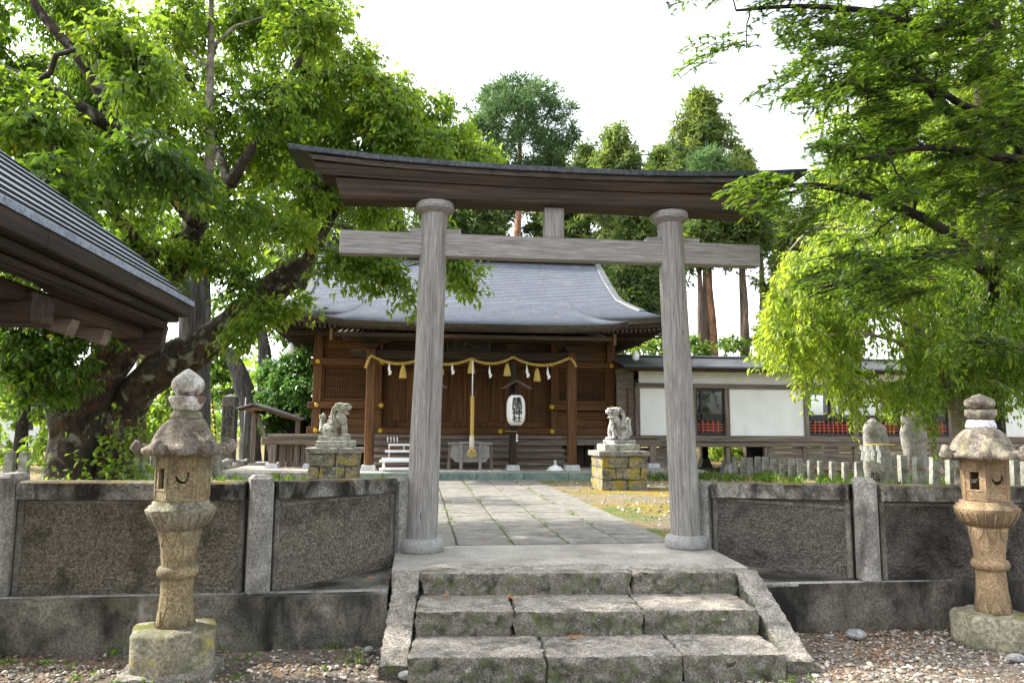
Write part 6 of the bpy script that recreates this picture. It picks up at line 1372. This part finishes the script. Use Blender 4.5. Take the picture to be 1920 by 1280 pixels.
broad_far('camellia_shrub', 'dense glossy green shrub against the left side of the hall', 545, 21.6, [([None, (545, 800), (545, 720)], [.12, .1, .06]), ([(545, 820), (520, 760), (510, 700)], [.08, .06, .03])],
          [(520, 690, .62, .1), (560, 680, .65, .1), (540, 720, .7, .15), (575, 725, .6, 0), (515, 745, .6, .05), (560, 765, .65, -.1), (530, 790, .6, -.2), (580, 790, .55, -.2), (585, 700, .5, .05)], LM['shrub'], M_['barkdark'], 65, .13, .07, 8, 22, .5)
broad_far('maple_tree', 'sunlit yellow green maple behind the yew at the upper right', 1800, 14, [([None, (1800, 700), (1790, 500), (1770, 300)], [.22, .19, .15, .08]), ([(1795, 560), (1860, 400), (1900, 250)], [.12, .09, .04]), ([(1790, 480), (1690, 330), (1620, 250)], [.1, .07, .03])],
          [(x + g.uniform(-20, 20), y+g.uniform(-20, 20), .62, g.uniform(-.12, .2)) for x in range(1580, 1960, 60) for y in range(40, 500, 62) if x > 1560+max(0, 240-y)*.5], LM['weep'], M_['barkdark'], 71, .10, .05, 6, 15, .45)
broad_far('green_shrub', 'yellow green bushes seen under the corridor floor', 1340, 27, [([None, (1340, 850)], [.06, .03])], [(1310, 850, .6, .2), (1350, 845, .6, .3), (1390, 850, .6, .3), (1270, 850, .5, .1), (1430, 850, .5, .2)], LM['far'], M_['barkdark'], 66, .14, .08, 6, 14, .55)
broad_far('understory_tree', 'leafy tree behind the corridor roof near the right pillar', 1250, 25, [([None, (1250, 760), (1250, 640)], [.14, .12, .08])], [(1215, 660, .7, .1), (1260, 640, .8, .1), (1310, 650, .5, .0), (1375, 645, .5, 0), (1440, 640, .6, .1), (1240, 690, .6, .2), (1480, 640, .8, .15)], LM['far'], M_['barkdark'], 67, .15, .08, 6, 13, .45)
# far wood closing the horizon
rg = np.random.default_rng(77); n = 26000; ang = rg.uniform(-1.25, 1.35, n); rad_ = rg.uniform(52, 75, n); hx_ = np.sin(ang)*rad_; hy_ = np.cos(ang)*rad_
hh = (3.2+3.6*fbm(np.stack([ang*9, ang*0, ang*0], -1), 1, 8)+2*np.clip(-ang, 0, 1)).clip(1.2, 9); z = rg.uniform(0, 1, n)**.8*hh
V, F = leaves(np.stack([hx_, hy_, z], -1), rg.normal(0, 1, (n, 3)), rg.normal(0, 1, (n, 3))+[0, -.5, .5], rg.uniform(.5, 1.1, n), rg.uniform(.3, .6, n))
tag(raw_mesh('distant_wood', V, F, LM['far'], None, np.repeat(np.clip(.45+.3*fbm(np.stack([ang*20, z*.4, ang*0], -1), 1, 5), 0, 1), 4)), 'distant bright green wood closing the view behind the grounds', 'wood', kind='stuff')
# ---------------------------------------------------------------- weeds and grass
def tufts(name, label, P, hmin, hmax, per, seed, w=.012, tint=.5, lean=.5):
    r = np.random.default_rng(seed); P = np.repeat(P, per, 0)+r.normal(0, .03, (len(P)*per, 3))*[1, 1, 0]; n = len(P); d = r.normal(0, lean, (n, 3)); d[:, 2] = 1; d = unit(d); a = r.uniform(0, 6.28, n)
    V, F = leaves(P, d, np.stack([np.cos(a), np.sin(a), a*0+.2], -1), r.uniform(hmin, hmax, n), w*r.uniform(.6, 1.4, n))
    return tag(raw_mesh(name, V, F, LM['grass'], None, np.repeat(np.clip(tint+r.normal(0, .2, n), 0, 1), 4)), label, 'grass', kind='stuff')
r = np.random.default_rng(5)
P = np.stack([r.uniform(-9, -1.9, 900), r.uniform(9, 17, 900), np.full(900, -.03)], -1); P = P[fbm(P, .6, 3) > -.05]; tufts('terrace_grass', 'patchy grass on the terrace left of the path', P, .05, .22, 7, 1)
P = np.stack([r.uniform(4.6, 11, 900), r.uniform(8, 17.5, 900), np.full(900, -.03)], -1); P = P[(fbm(P, .6, 9)+.12*(P[:, 0]-7) > .12)]; tufts('fence_grass', 'bright weeds along the pickets right of the path', P, .06, .28, 7, 2)
P = np.stack([r.choice([.375, .92, 1.455, 1.99, 2.53], 70)+r.normal(0, .01, 70), r.uniform(7.3, 16.3, 70), np.full(70, -.01)], -1); tufts('joint_weeds', 'small weeds sprouting in the joints of the path', P, .015, .06, 6, 3, .014, .5, 1.0)
P = np.stack([r.uniform(-3.6, -.3, 60), r.uniform(4.2, 5.8, 60), np.full(60, -.49)], -1); tufts('yard_weeds', 'small weeds among the gravel left of the steps', P, .02, .07, 7, 4, .016, .45, .9)
P = np.stack([r.uniform(0, 2.5, 14), r.uniform(4.62, 4.8, 14), np.full(14, -.49)], -1); tufts('step_weeds', 'tiny weeds along the foot of the lowest step', P, .02, .06, 6, 5, .014, .5, .9)
# ivy and saplings round the cherry foot
iv = []
for px, py, Y, nn in ((230, 860, 9.1, 120), (250, 820, 9.2, 80), (205, 890, 9.0, 90), (290, 885, 9.5, 120), (110, 895, 9.0, 60), (330, 890, 10, 80)):
    q = W_(px, py, Y); iv.append(q+r.normal(0, 1, (nn, 3))*[.18, .15, .2])
iv = np.concatenate(iv); n = len(iv); V, F = leaves(iv, r.normal(0, .6, (n, 3))+[0, -.3, -.3], r.normal(0, .4, (n, 3))+[0, -.5, .8], r.uniform(.05, .10, n), r.uniform(.04, .07, n))
tag(raw_mesh('ivy', V, F, LM['cherry'], None, np.repeat(r.uniform(.2, .7, n), 4)), 'ivy and seedlings round the foot of the old cherry', 'ivy', kind='stuff')
# fallen leaves on steps and landing
fl = [(812, 1118, -.165), (1004, 1117, -.165), (834, 1116, -.165), (955, 1118, -.165), (960, 1122, -.165), (1383, 1122, -.165), (1070, 1193, -.33), (1075, 1194, -.33), (1087, 1193, -.33), (905, 1016, 0), (908, 980, 0), (1048, 992, 0), (727, 1092, -.12), (695, 1083, -.12), (505, 1246, -.49), (540, 1247, -.49)]
fll = ['leftmost dry orange leaf on the second step', 'dry orange leaf at the middle of the second step', 'dry orange leaf second from the left on the second step', 'dry orange leaf third from the left on the second step', 'dry orange leaf tucked in a joint of the second step', 'dry orange leaf at the right end of the second step', 'left leaf of three lying together on the lowest step', 'middle leaf of three lying together on the lowest step', 'right leaf of three lying together on the lowest step', 'dry leaf on the nearest row of path slabs', 'dry leaf on a path slab left of the middle joint', 'dry leaf on a path slab right of the middle joint', 'dry orange leaf on the plinth beside the left kerb of the steps', 'dry orange leaf on the plinth under the slanting wall panel', 'left of two dry leaves on the gravel before the left wall', 'right of two dry leaves on the gravel before the left wall']
proto = None
for i, (px, py, z) in enumerate(fl):
    p = onz(px, py, z+.01); a = r.uniform(0, 6.28)
    if proto is None:
        b = MB(); b.add([(-.028, 0, .004), (-.005, .012, .010), (.028, 0, .002), (-.005, -.012, .010), (-.028, 0, .006), (-.005, .012, .012), (.028, 0, .004), (-.005, -.012, .012)], [(3, 2, 0), (2, 1, 0), (4, 6, 7), (4, 5, 6), (0, 1, 5, 4), (1, 2, 6, 5), (2, 3, 7, 6), (3, 0, 4, 7)]); o = b.build('fallen_leaf', M_['litter']); proto = o
    else: o = proto.copy(); COL.objects.link(o)
    o.location = p; o.rotation_euler = (r.uniform(-.2, .2), r.uniform(-.2, .2), a)
    tag(o, fll[i], 'leaf', 'fallen orange leaves')
for o in bpy.data.objects:
    if '_org' in o: del o['_org']
for m_ in bpy.data.materials:
    if '_col' in m_: del m_['_col']
